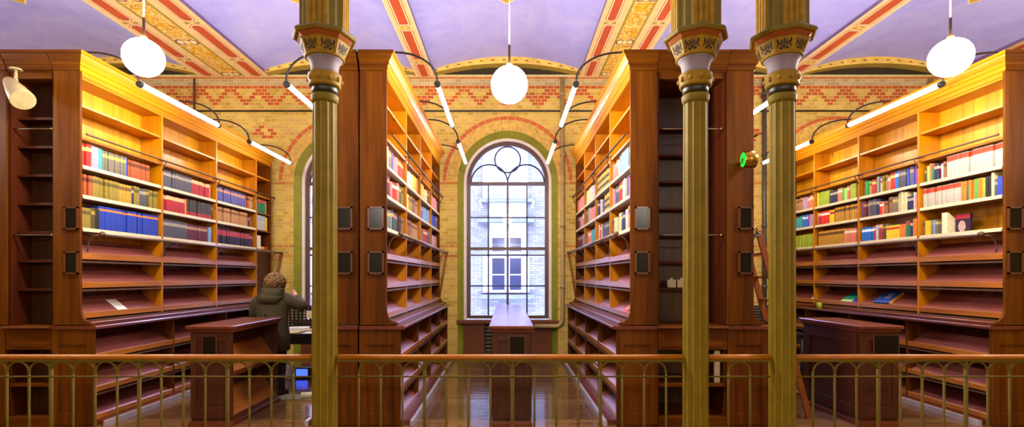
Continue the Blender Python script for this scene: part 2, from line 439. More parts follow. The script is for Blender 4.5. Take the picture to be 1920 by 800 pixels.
SILL = .73
for wi, x in enumerate(WIN_X):
    w = tag(thing('window_%d' % (wi + 1), None, None, (x, WY, 0)), 'arched window in the yellow brick wall with brown frame and grey glazing bars', None, None, 'structure')
    # splayed green reveal
    mb = MB()
    o = [(x + RO, 0)] + arc(x, SPR, RO, 28) + [(x - RO, 0)]
    i = [(x + RI, 0)] + arc(x, SPR, RI, 28) + [(x - RI, 0)]
    k = len(o)
    mb.add([(a, WY - .004, b) for a, b in o] + [(a, WY + .13, b) for a, b in i], [(j, j + 1, k + j + 1, k + j) for j in range(k - 1)])
    build('reveal', mb, M['green_paint'], w)
    mb = MB(); ring_face(mb, x, SPR, RW, RI + .02, WY + .12, WY + .3, SILL); build('casing', mb, M['white_paint'], w)
    mb = MB(); ring_face(mb, x, SPR, RF, RW + .01, WY + .17, WY + .24, SILL + .03)
    mb.box(x - RW, x + RW, WY + .165, WY + .245, SPR - .05, SPR + .012)           # transom
    mb.box(x - RW, x + RW, WY + .165, WY + .245, 2.13, 2.19)
    mb.box(x - RW, x + RW, WY + .165, WY + .245, SILL + .02, SILL + .085)
    mb.box(x - .022, x + .022, WY + .16, WY + .245, SILL + .05, SPR - .03)
    build('window_frame', mb, M['win_frame'], w)
    mb = MB()
    for bx in (x - .39, x + .39): mb.box(bx - .015, bx + .015, WY + .18, WY + .225, SILL + .05, SPR)
    for bz in (2.79, 2.03, 1.41): mb.box(x - RF - .02, x + RF + .02, WY + .18, WY + .225, bz - .014, bz + .014)
    mb.tube([(p, WY + .2, q) for p, q in arc(x, SPR + .47, .26, 32, 0, 2 * PI)], .017, 6, caps=False)
    for sx in (-1, 1):
        mb.tube([(p, WY + .2, q) for p, q in arc(x + sx * .37, SPR, .37, 24)], .017, 6)
    build('glazing_bar', mb, M['win_bar'], w)
    mb = MB()
    g = [(x + RF + .03, SILL + .05)] + arc(x, SPR, RF + .03, 28) + [(x - RF - .03, SILL + .05)]
    mb.add([(a, WY + .205, b) for a, b in g], [tuple(range(len(g)))])
    build('window_pane', mb, M['glass'], w)
    mb = MB(); mb.box(x - RO - .02, x + RO + .02, WY - .03, WY + .26, SILL - .06, SILL); build('window_sill', mb, M['brown_panel'], w)
    mb = MB()
    mb.box(x - RI, x - .46, WY + .06, WY + .3, 0, SILL - .06); mb.box(x + .46, x + RI, WY + .06, WY + .3, 0, SILL - .06)
    mb.box(x - .5, x + .5, WY + .26, WY + .32, 0, SILL - .06)
    build('apron_panel', mb, M['brown_panel'], w)
    mb = MB()   # brick arch ring
    r1, r2, r3 = RO + .003, 1.215, 1.285
    n = 44
    for j in range(n):
        a0 = PI * (j + .06) / n; a1 = PI * (j + .94) / n
        q = [(x + r * math.cos(a), SPR + r * math.sin(a)) for r, a in ((r1, a0), (r2 - .012, a0), (r2 - .012, a1), (r1, a1))]
        mb.prism(q, 'y', WY - .012, WY + .02)
    build('arch_brickwork', mb, M['arch_brick'], w)
    mb = MB(); n = 26
    for j in range(n):
        a0 = PI * (j + .04) / n; a1 = PI * (j + .96) / n
        if not .18 < (j + .5) / n < .82 and False: continue
        q = [(x + r * math.cos(a), SPR + r * math.sin(a)) for r, a in ((r2, a0), (r3, a0), (r3, a1), (r2, a1))]
        mb.prism(q, 'y', WY - .014, WY + .02)
    build('arch_red_brickwork', mb, M['arch_red'], w)
    mb = MB(); ring_face(mb, x, SPR, r1 - .001, r3 + .006, WY - .006, WY + .02, SPR - .01); build('arch_mortar_joint', mb, M['mortar'], w)
    # radiator below the sill
    rd = thing('radiator', ['dark radiator under the window hidden by the leftmost bookcase', 'dark radiator under the window beyond the single column', 'dark ribbed radiator under the middle window, behind the long low desk', 'dark radiator under the window behind the paired columns', 'dark radiator under the window hidden by the rightmost bookcase'][wi], 'radiator', (x, WY + .13, 0), None)
    mb = MB(); mb.box(x - .45, x + .45, WY + .06, WY + .2, .06, .09); mb.box(x - .45, x + .45, WY + .06, WY + .2, .57, .6); build('header_pipe', mb, M['radiator'], rd)
    mb = MB()
    for q in range(6): mb.box(x - .44, x + .44, WY + .05, WY + .21, .1 + q * .078, .1 + q * .078 + .05)
    build('radiator_rib', mb, M['radiator'], rd, bevel=.012)
    mb = MB()
    for sx in (-.38, .38): mb.box(x + sx - .015, x + sx + .015, WY + .1, WY + .16, 0, .57)
    build('foot_frame', mb, M['radiator'], rd)

# lunettes, cornice strip, cable and pipes on the window wall
RIBS = [(-8.98 - .36, -8.98, 'n'), (-6.08, -4.69, 'w'), (-1.79, -1.43, 'n'), (1.44, 2.54, 'w'), (5.40, 5.79, 'n'), (8.67, 9.9, 'w')]
ZR, ZS, ZA = 5.55, 5.61, 5.865              # rib soffit, vault springing, vault crown
BAYS = [(RIBS[i][1], RIBS[i + 1][0]) for i in range(len(RIBS) - 1)] + [(9.9, 12.6), (-12.2, RIBS[0][0])]
def vz(t, rise=ZA - ZS, base=ZS):          # t in 0..1 across a bay
    return base + rise * (1 - (2 * t - 1) ** 2)
mb = MB(); NV = 28
for a, b in BAYS:
    vs, fs = [], []
    for yy in (YB - .2, WY + .45):
        for i in range(NV + 1): vs.append((a + (b - a) * i / NV, yy, vz(i / NV)))
    for i in range(NV): fs.append((i, i + 1, NV + 1 + i + 1, NV + 1 + i))
    mb.add(vs, fs, 0, True)
    # solid above, so no light leaks in
mb2 = MB(); mb2.box(XL - 2.2, XR + 2.2, YB - .4, WY + .5, ZT, ZT + .2)
o = struct('ceiling', mb, M['vault'])
struct('ceiling_roof', mb2, M['cream'])

def vrow(mb, x0, x1, ya, yb, z, mi): mb.add([(x0, ya, z), (x1, ya, z), (x1, yb, z), (x0, yb, z)], [(0, 1, 2, 3)], mi)
def poly(mb, pts, z, mi): mb.add([(x, y, z) for x, y in pts], [tuple(range(len(pts)))], mi)
def strip_panel(mb, cx, w, ya, yb, z, kind):
    """red panel with pale and red outlines; kind 'p' pointed ends, 'c' concave medallion ends"""
    def shape(hw, e):
        if kind == 'p': return [(cx - hw, ya + e + hw * .6), (cx - hw * .45, ya + e), (cx + hw * .45, ya + e), (cx + hw, ya + e + hw * .6), (cx + hw, yb - e - hw * .6), (cx + hw * .45, yb - e), (cx - hw * .45, yb - e), (cx - hw, yb - e - hw * .6)]
        return [(cx - hw, ya + e), (cx + hw, ya + e), (cx + hw, yb - e), (cx - hw, yb - e)]
    poly(mb, shape(w / 2, 0), z - .001, 1); poly(mb, shape(w / 2 - .012, .012), z - .002, 3); poly(mb, shape(w / 2 - .03, .03), z - .003, 1)
def ellipse(mb, cx, cy, rx, ry, z, mi, n=24): poly(mb, [(cx + rx * math.cos(2 * PI * i / n), cy + ry * math.sin(2 * PI * i / n)) for i in range(n)], z, mi)
rmats = [M['rib_cream'], M['rib_red'], M['floral'], M['rib_pale'], M['rib_olive'], M['rib_gold'], M['rib_dark'], M['rib_side']]
for ri, (a, b, kd) in enumerate(RIBS):
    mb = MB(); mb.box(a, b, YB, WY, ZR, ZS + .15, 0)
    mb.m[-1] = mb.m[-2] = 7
    y = WY - .05; cx = (a + b) / 2; w = b - a
    if kd == 'n':
        per = 1.28
        vrow(mb, a + .004, a + .02, YB, WY, ZR - .001, 3); vrow(mb, b - .02, b - .004, YB, WY, ZR - .001, 3)
        y = WY - .02; first = .62
        while y > -1:
            L = first if first else per - .16; first = None
            y0 = y - L
            strip_panel(mb, cx, w * .56, y0, y, ZR, 'r')
            ellipse(mb, cx, y0 - .08, w * .29, .085, ZR - .003, 3); ellipse(mb, cx, y0 - .08, w * .27, .07, ZR - .004, 5); ellipse(mb, cx, y0 - .08, w * .07, .022, ZR - .005, 3)
            y = y0 - .16
    else:
        sw = w * .31                        # side bands
        c0, c1 = a + w * .355, b - w * .355
        vrow(mb, c0, c1, YB, WY, ZR - .001, 2)
        for q in (c0, c1): vrow(mb, q - w * .016, q + w * .016, YB, WY, ZR - .0015, 4)
        for sx in (a + sw * .5, b - sw * .5):
            y = WY - .03
            L = .75
            while y > -1:
                strip_panel(mb, sx, w * .165, y - L, y, ZR, 'p')
                for dx in (-1, 1): poly(mb, [(sx + dx * .012, y - L - .05), (sx + dx * w * .085, y - L - .005), (sx + dx * w * .085, y - L - .095)], ZR - .002, 4)
                y -= L + .1; L = 1.22
        y = WY - .16
        while y > -1:
            h = .13
            vrow(mb, c0 + .02, c1 - .02, y - h, y + h, ZR - .002, 0)
            for dx in (-1, 1):
                ellipse(mb, cx + dx * w * .075, y, w * .06, h * .75, ZR - .003, 6); ellipse(mb, cx + dx * w * .075, y, w * .04, h * .5, ZR - .004, 3)
            ellipse(mb, cx, y, w * .05, h * .9, ZR - .005, 5); ellipse(mb, cx, y, w * .025, h * .5, ZR - .006, 3)
            y -= 1.35
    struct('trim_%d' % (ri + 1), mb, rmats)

tn = len(RIBS) + 1
for bi, (a, b) in enumerate(BAYS[:5]):
    n = 26
    # dark lunette
    mb = MB(); lo = [(a, ZR + .02)]; up = [(a + (b - a) * i / n, vz(i / n, .235, ZR + .045)) for i in range(n + 1)]
    mb.prism(lo + up + [(b, ZR + .02)], 'y', WY - .02, WY + .01); struct('trim_%d' % tn, mb, M['lunette_dark']); tn += 1
    # golden arch band in front of it
    mb = MB()
    for i in range(n):
        t0, t1 = i / n, (i + 1) / n
        q = [(a + (b - a) * t0, vz(t0, .18, ZR + .005)), (a + (b - a) * t1, vz(t1, .18, ZR + .005)), (a + (b - a) * t1, vz(t1) + .005), (a + (b - a) * t0, vz(t0) + .005)]
        mb.add([(x, WY - .22, z) for x, z in q] + [(x, WY, z) for x, z in q[:2]], [(0, 1, 2, 3)], 0)
        mb.add([(x, WY - .22, z) for x, z in q[:2]] + [(x, WY, z) for x, z in q[:2]], [(0, 1, 3, 2)], 2)
        if i % 2 == 0:
            zc = (q[0][1] + q[2][1]) / 2; xc = (q[0][0] + q[1][0]) / 2; sl = (q[1][1] - q[0][1]) / (q[1][0] - q[0][0])
            mb.add([(xc - .05, WY - .223, zc - .05 * sl - .01), (xc + .05, WY - .223, zc + .05 * sl - .012), (xc, WY - .223, zc + .016)], [(0, 1, 2)], 1)
    struct('trim_%d' % tn, mb, [M['arch_gold'], M['rib_dark'], M['rib_olive']]); tn += 1
mb = MB(); mb.box(XL, XR, WY - .05, WY, ZR - .005, ZR + .03); struct('trim_%d' % tn, mb, M['cream']); tn += 1

# painted star ornaments on the vault crowns (surface pattern of the ceiling)
def star(cx, cy):
    mb = MB()
    def sh(rr, k): return [(cx + (rr if i % 2 == 0 else rr * k) * math.sin(2 * PI * i / 16), cy + (rr if i % 2 == 0 else rr * k) * math.cos(2 * PI * i / 16)) for i in range(16)]
    for (rr, dz, mi) in ((.78, .002, 0), (.74, .004, 1), (.45, .006, 2), (.4, .008, 0), (.2, .01, 1)):
        p = sh(rr, .74)
        mb.add([(x, y, ZA - .255 * ((x - cx) / 1.44) ** 2 - dz) for x, y in p] + [(cx, cy, ZA - dz)], [(i, (i + 1) % 16, 16) for i in range(16)], mi)
    return mb
for a, b in BAYS[:5]:
    mb = star((a + b) / 2, 7.17); struct('trim_%d' % tn, mb, [M['rib_pale'], M['rib_gold'], M['rib_red']]); tn += 1

# things fixed to the wall
mb = MB(); mb.tube([(-9.5, WY - .03, 4.87), (9.5, WY - .03, 4.87)], .016, 8)
single('wall_cable', 'thin black cable running level along the yellow brick wall above the windows', 'cable', mb, M['black'], (0, WY - .03, 4.87))
def pipe_run(x, label, dark=False, bend=None, k=1.0):
    p = thing('wall_pipe', label, 'pipe', (x, WY - .05, 0))
    pts = [(x, WY - .05, 5.5)]
    if bend is not None:
        pts += [(x, WY - .05, .75)]
        for i in range(1, 7):
            a = PI / 2 * i / 6; pts.append((x - .13 * (1 - math.cos(a)), WY - .05, .75 - .13 * math.sin(a)))
        pts.append((bend, WY - .05, .62))
    else: pts.append((x, WY - .05, .02))
    mb = MB(); mb.tube(pts, .042 * k, 10); build('tube', mb, M['radiator'] if dark else M['pipe'], p)
    for z in (1.4, 2.6, 4.0, 5.2):
        mb = MB(); mb.tube([(x, WY - .05, z - .03), (x, WY - .05, z + .03)], .052 * k, 10); mb.box(x - .012, x + .012, WY - .05, WY - .002, z - .015, z + .015); build('pipe_clip', mb, M['radiator'] if dark else M['pipe'], p)
pipe_run(px(1054, 0, WY)[0], 'beige heating pipe beside the middle window bending to the radiator', bend=.55)
pipe_run(px(1431, 0, WY)[0], 'dark vertical pipe on the wall seen between the paired columns', True)
pipe_run(px(1741, 0, WY)[0], 'beige vertical pipe at the top of the wall behind the right globe lamp')
pipe_run(px(367, 0, WY)[0], 'thin dark pipe on the brick wall over the left bookcase', True, k=.4)

# building across the street
FY = 17.0
b = thing('facade_building', 'pale brick building with white window surrounds seen through the arched window', 'building', (0, FY, -4))
def fx(u): return (u - U0) / FPX * FY
def fz(v): return CAM_Z - (v - V0) / FPX * FY
mb = MB(); mb.box(-22, 22, FY, FY + .5, -4, 7.3); build('facade_wall', mb, M['facade'], b)
mb = MB(); mb.box(-22, 22, FY - .4, FY + .5, 7.3, 7.6); build('eaves', mb, M['facade_white'], b)
for k in range(-3, 4):
    ox = k * 3.25
    for (v0, v1, c0, c1) in ((480, 548, 906, 992), (378, 476, 918, 988), (268, 372, 905, 990)):
        c = MB(); c.box(fx(c0) + ox, fx(c1) + ox, FY - .06, FY, fz(v1), fz(v0)); cs = build('window_surround', c, M['facade_white'], b)
        mid = (fx(923) + fx(977)) / 2 + ox
        for (e0, e1) in ((923, 946), (956, 977)):
            c = MB()
            z0, z1 = fz(v1 - 5), fz(v0 + (4 if v0 != 378 else 68))
            if v0 == 268: z1 = fz(v0 + 20)
            for q0, q1 in ((0, .46), (.5, 1)):
                c.box(fx(e0) + ox, fx(e1) + ox, FY - .075, FY - .05, z0 + (z1 - z0) * q0, z0 + (z1 - z0) * q1)
            build('window_pane', c, M['facade_pale'] if v0 == 268 else M['facade_pane'], cs)
    for v0, v1, c0, c1, dp in ((552, 559, 900, 1002, .25), (374, 380, 899, 999, .2), (411, 418, 896, 1002, .28)):
        c = MB(); c.box(fx(c0) + ox, fx(c1) + ox, FY - dp, FY, fz(v1), fz(v0)); build('cornice_ledge', c, M['facade_grey'], b)
mb = MB(); mb.box(-24, 24, WY + .6, FY + .5, -4.2, -4.0); struct('ground_outside', mb, M['facade'])
# ------------------------------------------------------------------ bookcases
CORN = [(0, 3.80), (.014, 3.805), (.014, 3.85), (.03, 3.86), (.032, 3.885), (.05, 3.905), (.072, 3.935), (.078, 3.95), (.094, 3.955), (.094, 3.985), (-.03, 3.985)]
DEP = .285
BOOK_Z = [2.785, 2.465, 2.11]
DISP_U = [1.815, 1.505, 1.175]
DISP_B = [.735, .385, .085]

def bookcase(label, s, Xf, ys, holders=(), dark_end=False, closed=(), end_x=None, mirror_hidden=False, far_overhang=.2):
    """s=+1: open face looks to +X; Xf: plane of the face; ys: bay boundaries along Y"""
    X = lambda d: Xf - s * d
    y0, y1 = ys[0], ys[-1]; T = .03
    r = thing('bookcase', label, 'bookcase', (X(DEP / 2), (y0 + y1) / 2, 0))
    PV, PY, PX = M['pine_v'], M['pine_y'], M['pine_x']
    # upper end panels with a scrolled foot
    foot = [(-.125, 1.08), (-.125, 1.10), (-.10, 1.112), (-.07, 1.118), (-.045, 1.135), (-.022, 1.165), (-.008, 1.2), (0, 1.26)]
    prof = [(X(d), z) for d, z in [(DEP, 1.08)] + foot + [(0, 3.80), (DEP, 3.80)]]
    for ya, yb in ((y0 - T, y0), (y1, y1 + T)):
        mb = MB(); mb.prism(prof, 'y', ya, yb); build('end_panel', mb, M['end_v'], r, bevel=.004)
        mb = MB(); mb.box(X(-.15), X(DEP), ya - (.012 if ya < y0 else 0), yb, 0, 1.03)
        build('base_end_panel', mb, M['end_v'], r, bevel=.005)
    # recessed panel moulding on the base end
    mb = MB(); mb.box(X(DEP - .002), X(DEP), y0, y1, 1.0, 3.8)
    mb = MB(); mb.box(X(DEP - .016), X(DEP - .002), y0, y1, 2.0, 3.8); build('back_panel', mb, M['pine_back'], r)
    mb = MB(); mb.box(X(DEP - .016), X(DEP - .002), y0, y1, .03, 1.999); build('lower_back_panel', mb, M['end_v'], r)  # darker pine here stands for the weaker light below the shelves
    mb = MB(); mb.box(X(0), X(DEP - .017), y0 + .001, y1 - .001, 3.72, 3.75); mb.box(X(-.0), X(.02), y0 + .001, y1 - .001, 3.745, 3.80); build('top_board', mb, PY, r)
    # cornice: mitred sweep round the near end
    mb = MB(); n = len(CORN)
    st = lambda o: [(X(DEP), y0 - T - o), (X(-o), y0 - T - o), (X(-o), y1 + T)]
    vs = [];
    for o, z in CORN: vs += [(x, y, z) for x, y in st(o)]
    fs = []
    for i in range(n - 1):
        for k in range(2): fs.append((i * 3 + k, i * 3 + k + 1, (i + 1) * 3 + k + 1, (i + 1) * 3 + k))
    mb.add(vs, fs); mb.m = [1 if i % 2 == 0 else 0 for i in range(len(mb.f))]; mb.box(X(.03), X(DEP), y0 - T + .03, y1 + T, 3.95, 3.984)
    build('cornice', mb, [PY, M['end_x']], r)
    # ledge and step
    mb = MB()
    led = [(-.19, 1.036), (-.198, 1.045), (-.198, 1.062), (-.19, 1.072), (DEP, 1.072), (DEP, 1.036)]
    mb.prism([(X(d), z) for d, z in led], 'y', y0 - T - .03, y1 + T + .03); build('ledge', mb, M['mahog_y'], r)
    mb = MB(); mb.prism([(X(d), z) for d, z in [(-.1, 1.074), (-.105, 1.1), (-.095, 1.11), (.02, 1.118), (.02, 1.074)]], 'y', y0 + .001, y1 - .001); build('ledge_step', mb, M['mahog_y'], r)
    # dividers
    for y in ys[1:-1]:
        mb = MB(); mb.box(X(0), X(DEP - .018), y - T / 2, y + T / 2, 1.12, 3.72); build('divider', mb, PV, r, bevel=.003)
        mb = MB(); mb.box(X(-.15), X(DEP - .018), y - T / 2, y + T / 2, .052, 1.03); build('base_divider', mb, M['end_v'], r, bevel=.003)  # same wood as the upper divider, darkened for the dim lower zone
    for bi, (ya, yb) in enumerate(zip(ys[:-1], ys[1:])):
        a, b = ya + (T / 2 if bi else 0) + .001, yb - (T / 2 if bi < len(ys) - 2 else 0) - .001
        for z in (3.455, 3.105):
            mb = MB(); mb.box(X(.012), X(DEP - .018), a, b, z - .028, z); build('shelf', mb, PY, r, bevel=.003)
        for z in BOOK_Z:
            mb = MB(); mb.box(X(.004), X(DEP - .018), a, b, z - .03, z); sh = build('book_shelf', mb, M['mahog_y'], r, bevel=.003)
            if not mirror_hidden and not (bi in closed):
                mb = MB(); mb.prism([(X(d), q) for d, q in [(-.004, z - .022), (.004, z + .018), (.007, z + .018), (.003, z - .022)]], 'y', a + .01, b - .01)
                build('label_strip', mb, M['strip'], sh)
        def display(z, d0, d1, rise):
            mb = MB(); mb.prism([(X(d), q) for d, q in [(d0, z - .012), (d0, z), (d1, z + rise), (d1, z + rise - .012)]], 'y', a, b)
            sh = build('display_shelf', mb, M['slope'], r)
            mb = MB(); mb.prism([(X(d), q) for d, q in [(d0 - .012, z - .028), (d0 - .014, z + .03), (d0 - .008, z + .035), (d0 - .001, z + .03), (d0 - .001, z - .028)]], 'y', a, b)
            build('shelf_lip', mb, M['lip'], sh)
            if z > .1:
                mb = MB(); mb.box(X(d0 - .012), X(d0 + .01), a, b, z - .066, z - .046); build('under_rail', mb, M['bronze'], sh)
        if bi in closed:
            mb = MB(); mb.box(X(.02), X(.045), a, b, 1.12, 2.07); build('door_panel', mb, M['mahog_v'], r, bevel=.004)
        else:
            for z in DISP_U: display(z, .012, DEP - .02, .2)
        for z in DISP_B: display(z, -.135, .12, .17)
    # plinth with a pale nosing
    mb = MB(); mb.box(X(-.25), X(-.152), y0 + .02, y1 + T, 0, .05); mb.box(X(-.152), X(DEP), y0 + .001, y1, 0, .05); pl = build('plinth', mb, M['mahog_y'], r)
    mb = MB(); mb.box(X(-.285), X(-.25), y0 - T, y1 + T, 0, .056); build('nosing', mb, M['nosing'], pl)
    # hanging pole with curved brackets and the thin book rail
    pz, pd = 2.065, -.12
    mb = MB(); mb.tube([(X(pd), y0 + .12, pz), (X(pd), y1 + far_overhang, pz)], .02, 10); po = build('pole', mb, M['steel'], r)
    for yy in (y0 + .12, y1 + far_overhang):
        mb = MB(); mb.ball((X(pd), yy, pz), .03, .035, .03, 10, 8); build('pole_knob', mb, M['bronze'], po)
    for y in [y0 + .05] + list(ys[1:]):
        pts = [(X(.0), y + .02, pz - .2)]
        for i in range(7):
            q = PI / 2 * i / 6; pts.append((X(pd * (1 - math.cos(q))), y + .02, pz - .15 + .13 * math.sin(q)))
        mb = MB(); mb.tube(pts, .008, 6); mb.tube([(X(.0), y + .02, pz - .01), (X(pd), y + .02, pz - .015)], .007, 6); build('pole_bracket', mb, M['bronze'], po)
    mb = MB(); mb.tube([(X(pd), y1 + far_overhang - .03, pz - .02), (X(.02), y1 + .06, 1.12)], [.02, .016], 6); build('pole_brace', mb, M['ladder'], po)
    mb = MB(); mb.tube([(X(-.055), y0 - .01, 3.125), (X(-.055), y1 + .07, 3.125)], .012, 8); br = build('book_rail', mb, M['bronze'], r)
    for y in list(ys[1:-1]) + [y1 + .04]:
        mb = MB(); mb.tube([(X(.0), y, 3.0), (X(-.055), y, 3.115)], .009, 6); mb.tube([(X(-.0), y - .1, 3.12), (X(-.055), y, 3.12)], .007, 6); build('rail_bracket', mb, M['bronze'], br)
    # label holders on the near end panel
    for x0, x1 in holders:
        for zt in (2.345, 1.87):
            fy = y0 - T
            mb = MB()
            w = .018
            mb.box(x0, x1, fy - .016, fy, zt - .245, zt - .245 + w); mb.box(x0, x1, fy - .016, fy, zt - w, zt); mb.box(x0, x0 + w, fy - .016, fy, zt - .245, zt); mb.box(x1 - w, x1, fy - .016, fy, zt - .245, zt)
            h = build('label_holder', mb, M['plate_frame'], r)
            mb = MB(); mb.box(x0 + w, x1 - w, fy - .008, fy - .001, zt - .245 + w, zt - w); build('plate', mb, M['plate'], h)
    # thin batten framing the base end (panel look)
    c0, c1 = sorted((X(-.15), X(DEP)))
    mb = MB(); yb_ = y0 - T - .012
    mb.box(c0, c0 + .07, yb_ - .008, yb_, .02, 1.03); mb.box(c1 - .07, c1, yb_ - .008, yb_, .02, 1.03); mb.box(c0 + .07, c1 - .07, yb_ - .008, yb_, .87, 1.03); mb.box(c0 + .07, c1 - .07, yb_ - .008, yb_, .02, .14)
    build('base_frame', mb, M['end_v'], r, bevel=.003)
    return r

YL = [5.45, 6.72, 7.98, 9.25, 9.80]
YC = [5.45, 6.52, 7.58, 8.66, 9.70]
YR = [5.45, 6.57, 7.69, 8.80, 9.80]
K = 5.45 / FPX
def hx(a, b): return ((a - U0) * 5.42 / FPX, (b - U0) * 5.42 / FPX)
XFL, XFC, XFD, XFE, XFF, XFR = -4.565, -1.285, -1.875, 1.325, 2.645, 5.335
bookcase('long pine bookcase on the left, filled with bound journals and a blue set', 1, XFL, YL, [hx(121, 148)], closed=(3,))
bookcase('pine bookcase facing the middle aisle, left of the long low desk', 1, XFC, YC, [hx(690, 720)])
bookcase('back-to-back neighbour of the middle pine bookcase, its end panel beside the single column', -1, XFD, YC, [hx(631, 661)], mirror_hidden=True)
bookcase('pine bookcase facing the middle aisle, right of the long low desk', -1, XFE, YC, [hx(1190, 1218)])
bookcase('pine bookcase whose end panel with a round exit lamp stands between the paired columns', 1, XFF, YC, [hx(1384, 1411)], mirror_hidden=True)
bookcase('long pine bookcase on the right, with white red-topped binders on its upper rows', -1, XFR, YR, [hx(1888, 1917)], far_overhang=.18)

def niche(label, x0, x1, depth, side_posts=(), drawer=True, cards=False, label2=None, shelf_dep=.2):
    """shallow shelf unit facing the gallery, built in between two bookcase ends"""
    r = thing('niche_cabinet', label, 'cabinet', ((x0 + x1) / 2, 5.5, 0))
    yf, yb = 5.44, 5.44 + depth
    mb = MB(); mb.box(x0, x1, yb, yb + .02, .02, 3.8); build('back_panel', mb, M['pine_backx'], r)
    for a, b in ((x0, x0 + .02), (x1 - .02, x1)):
        mb = MB(); mb.box(a, b, yf, yb - .001, .02, 3.8); build('side_panel', mb, M['niche_shade_wood'], r)
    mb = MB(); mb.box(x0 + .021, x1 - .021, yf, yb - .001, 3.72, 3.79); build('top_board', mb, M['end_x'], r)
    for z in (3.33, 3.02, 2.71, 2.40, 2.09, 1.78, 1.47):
        mb = MB(); mb.box(x0 + .021, x1 - .021, yb - shelf_dep + .03, yb - .001, z - .028, z); build('shelf', mb, M['niche_shade_wood'], r, bevel=.003)
    mb = MB(); o_ = [( -.0, 0)]
    n = len(CORN); vs = []
    for o, z in CORN: vs += [(x0, 5.42 - o, z), (x1, 5.42 - o, z)]
    mb.add(vs, [(2 * i, 2 * i + 1, 2 * i + 3, 2 * i + 2) for i in range(n - 1)]); mb.box(x0, x1, 5.43, yb, 3.95, 3.984); mb.box(x0 + .001, x1 - .001, 5.425, 5.439, 3.79, 3.95)
    build('cornice', mb, M['end_x'], r)
    mb = MB(); mb.prism([(5.37, 1.04), (5.362, 1.055), (5.37, 1.072), (yb, 1.072), (yb, 1.04)], 'x', x0 - .0, x1 + .0); build('ledge', mb, M['end_x'], r)
    mb = MB(); mb.box(x0, x1, 5.40, 5.42, .82, 1.035); ap = build('apron', mb, M['end_x'], r, bevel=.004)
    mb = MB(); mb.box(x0 + .05, x1 - .05, 5.392, 5.40, .85, 1.0); build('drawer', mb, M['end_x'], ap, bevel=.006)
    mb = MB(); mb.box(x0 + .021, x1 - .021, 5.43, yb - .001, .42, .45); build('base_shelf', mb, M['end_x'], r)
    mb = MB(); mb.box(x0, x1, 5.40, yb, 0, .1); build('plinth', mb, M['end_x'], r)
    for z in (3.19, 2.045):
        mb = MB(); mb.tube([(x0 + .022, 5.46, z), (x1 - .022, 5.46, z)], .008, 8); rd = build('rod', mb, M['bronze'], r)
        mb = MB(); mb.ball((x1 - .04, 5.46, z), .018, .018, .018, 8, 6); build('rod_hook', mb, M['brass'], rd)
    for a, b in side_posts:
        mb = MB(); mb.box(a, b, 5.42, 5.44, 1.075, 3.8); build('post', mb, M['end_v'], r, bevel=.004)
        mb = MB(); mb.box(a, b, 5.40, 5.42, 0, 1.035); build('base_post', mb, M['end_v'], r, bevel=.004)
    return r
nl = niche('dark shelf niche at the far left, under the cream spotlight', -5.34, XFL - DEP - .005, .24)
niche('dark shelf niche behind the second column with two white cards on a shelf', XFE + DEP + .005, XFF - DEP - .005, .6, shelf_dep=.2)
# neighbouring end panels that the frame cuts off
bookcase('pine bookcase end cut off by the left picture edge', -1, -5.35 - DEP, [5.45, 6.72, 7.98, 9.25, 9.8], mirror_hidden=True)
bookcase('pine bookcase end cut off by the right picture edge', 1, XFR + DEP * 2 + .01, [5.45, 6.57, 7.69, 8.80, 9.8], mirror_hidden=True)
# ------------------------------------------------------------------ books
BC = {  # colour word: (body, band colour or None, style)
 'red': ('#b8281c', '#e8c060', 'band'), 'crimson': ('#a82430', '#d8b880', 'top'), 'scarlet': ('#d83020', '#f0e0d0', 'band'), 'pink': ('#d88080', None, 'plain'),
 'lilac': ('#b090b0', None, 'plain'), 'teal': ('#3a9a98', None, 'plain'), 'grey': ('#706858', '#c0a850', 'band'), 'slate': ('#4c4a54', '#9a9080', 'band'),
 'blue': ('#2c44b0', None, 'plain'), 'royal blue': ('#1e3aa0', '#f08030', 'top2'), 'light blue': ('#7898c8', None, 'plain'), 'navy': ('#22244a', '#b0a080', 'band'),
 'rust': ('#a04c18', '#5c2408', 'band'), 'olive': ('#8a7620', '#5a4a10', 'band'), 'dark olive': ('#4c4418', '#a08830', 'band'), 'ochre': ('#b08820', '#6c4c10', 'band'),
 'black': ('#1c1814', None, 'plain'), 'charcoal': ('#3a3634', '#a82c34', 'bottom'), 'maroon': ('#5c1c2c', '#a88060', 'band'), 'tan': ('#b0804c', '#7c4c24', 'band'),
 'brown': ('#8c5c34', '#5c3418', 'band'), 'navy red': ('#242038', '#a83848', 'third'), 'slate blue': ('#54508c', '#c08060', 'band'), 'green': ('#1c7048', '#c04030', 'top'),
 'bright green': ('#30a838', None, 'plain'), 'pale green': ('#a0cc70', None, 'plain'), 'cream': ('#d0c290', None, 'plain'), 'white': ('#bcb8b0', '#9ab0d0', 'band'),
 'white red': ('#b4ac9c', '#b83c18', 'top'), 'orange': ('#d87820', None, 'plain'), 'coral': ('#d07858', '#e8d0b0', 'band'), 'yellow': ('#e0b820', None, 'plain'), 'purple': ('#604080', None, 'plain'),
 'gold': ('#b88420', '#5c3c08', 'band'), 'lemon': ('#e8c418', '#c03020', 'band'), 'magenta': ('#a83488', None, 'plain'), 'azure': ('#1c6cc0', '#e0ecf4', 'band'), 'sage': ('#8a9a78', None, 'plain'),
 'yellow label': ('#c0a848', '#4c4420', 'two'), 'lime': ('#98a828', None, 'plain'),
}
BM = {}
def bmat(hexc):
    if hexc not in BM: BM[hexc] = plain('book cloth ' + hexc[1:], hexc, .55, var=.15, scale=25)
    return BM[hexc]
SHOW = {'white red': 'white red-topped', 'royal blue': 'royal blue orange-banded', 'navy red': 'navy red-topped', 'yellow label': 'yellow dark-labelled'}
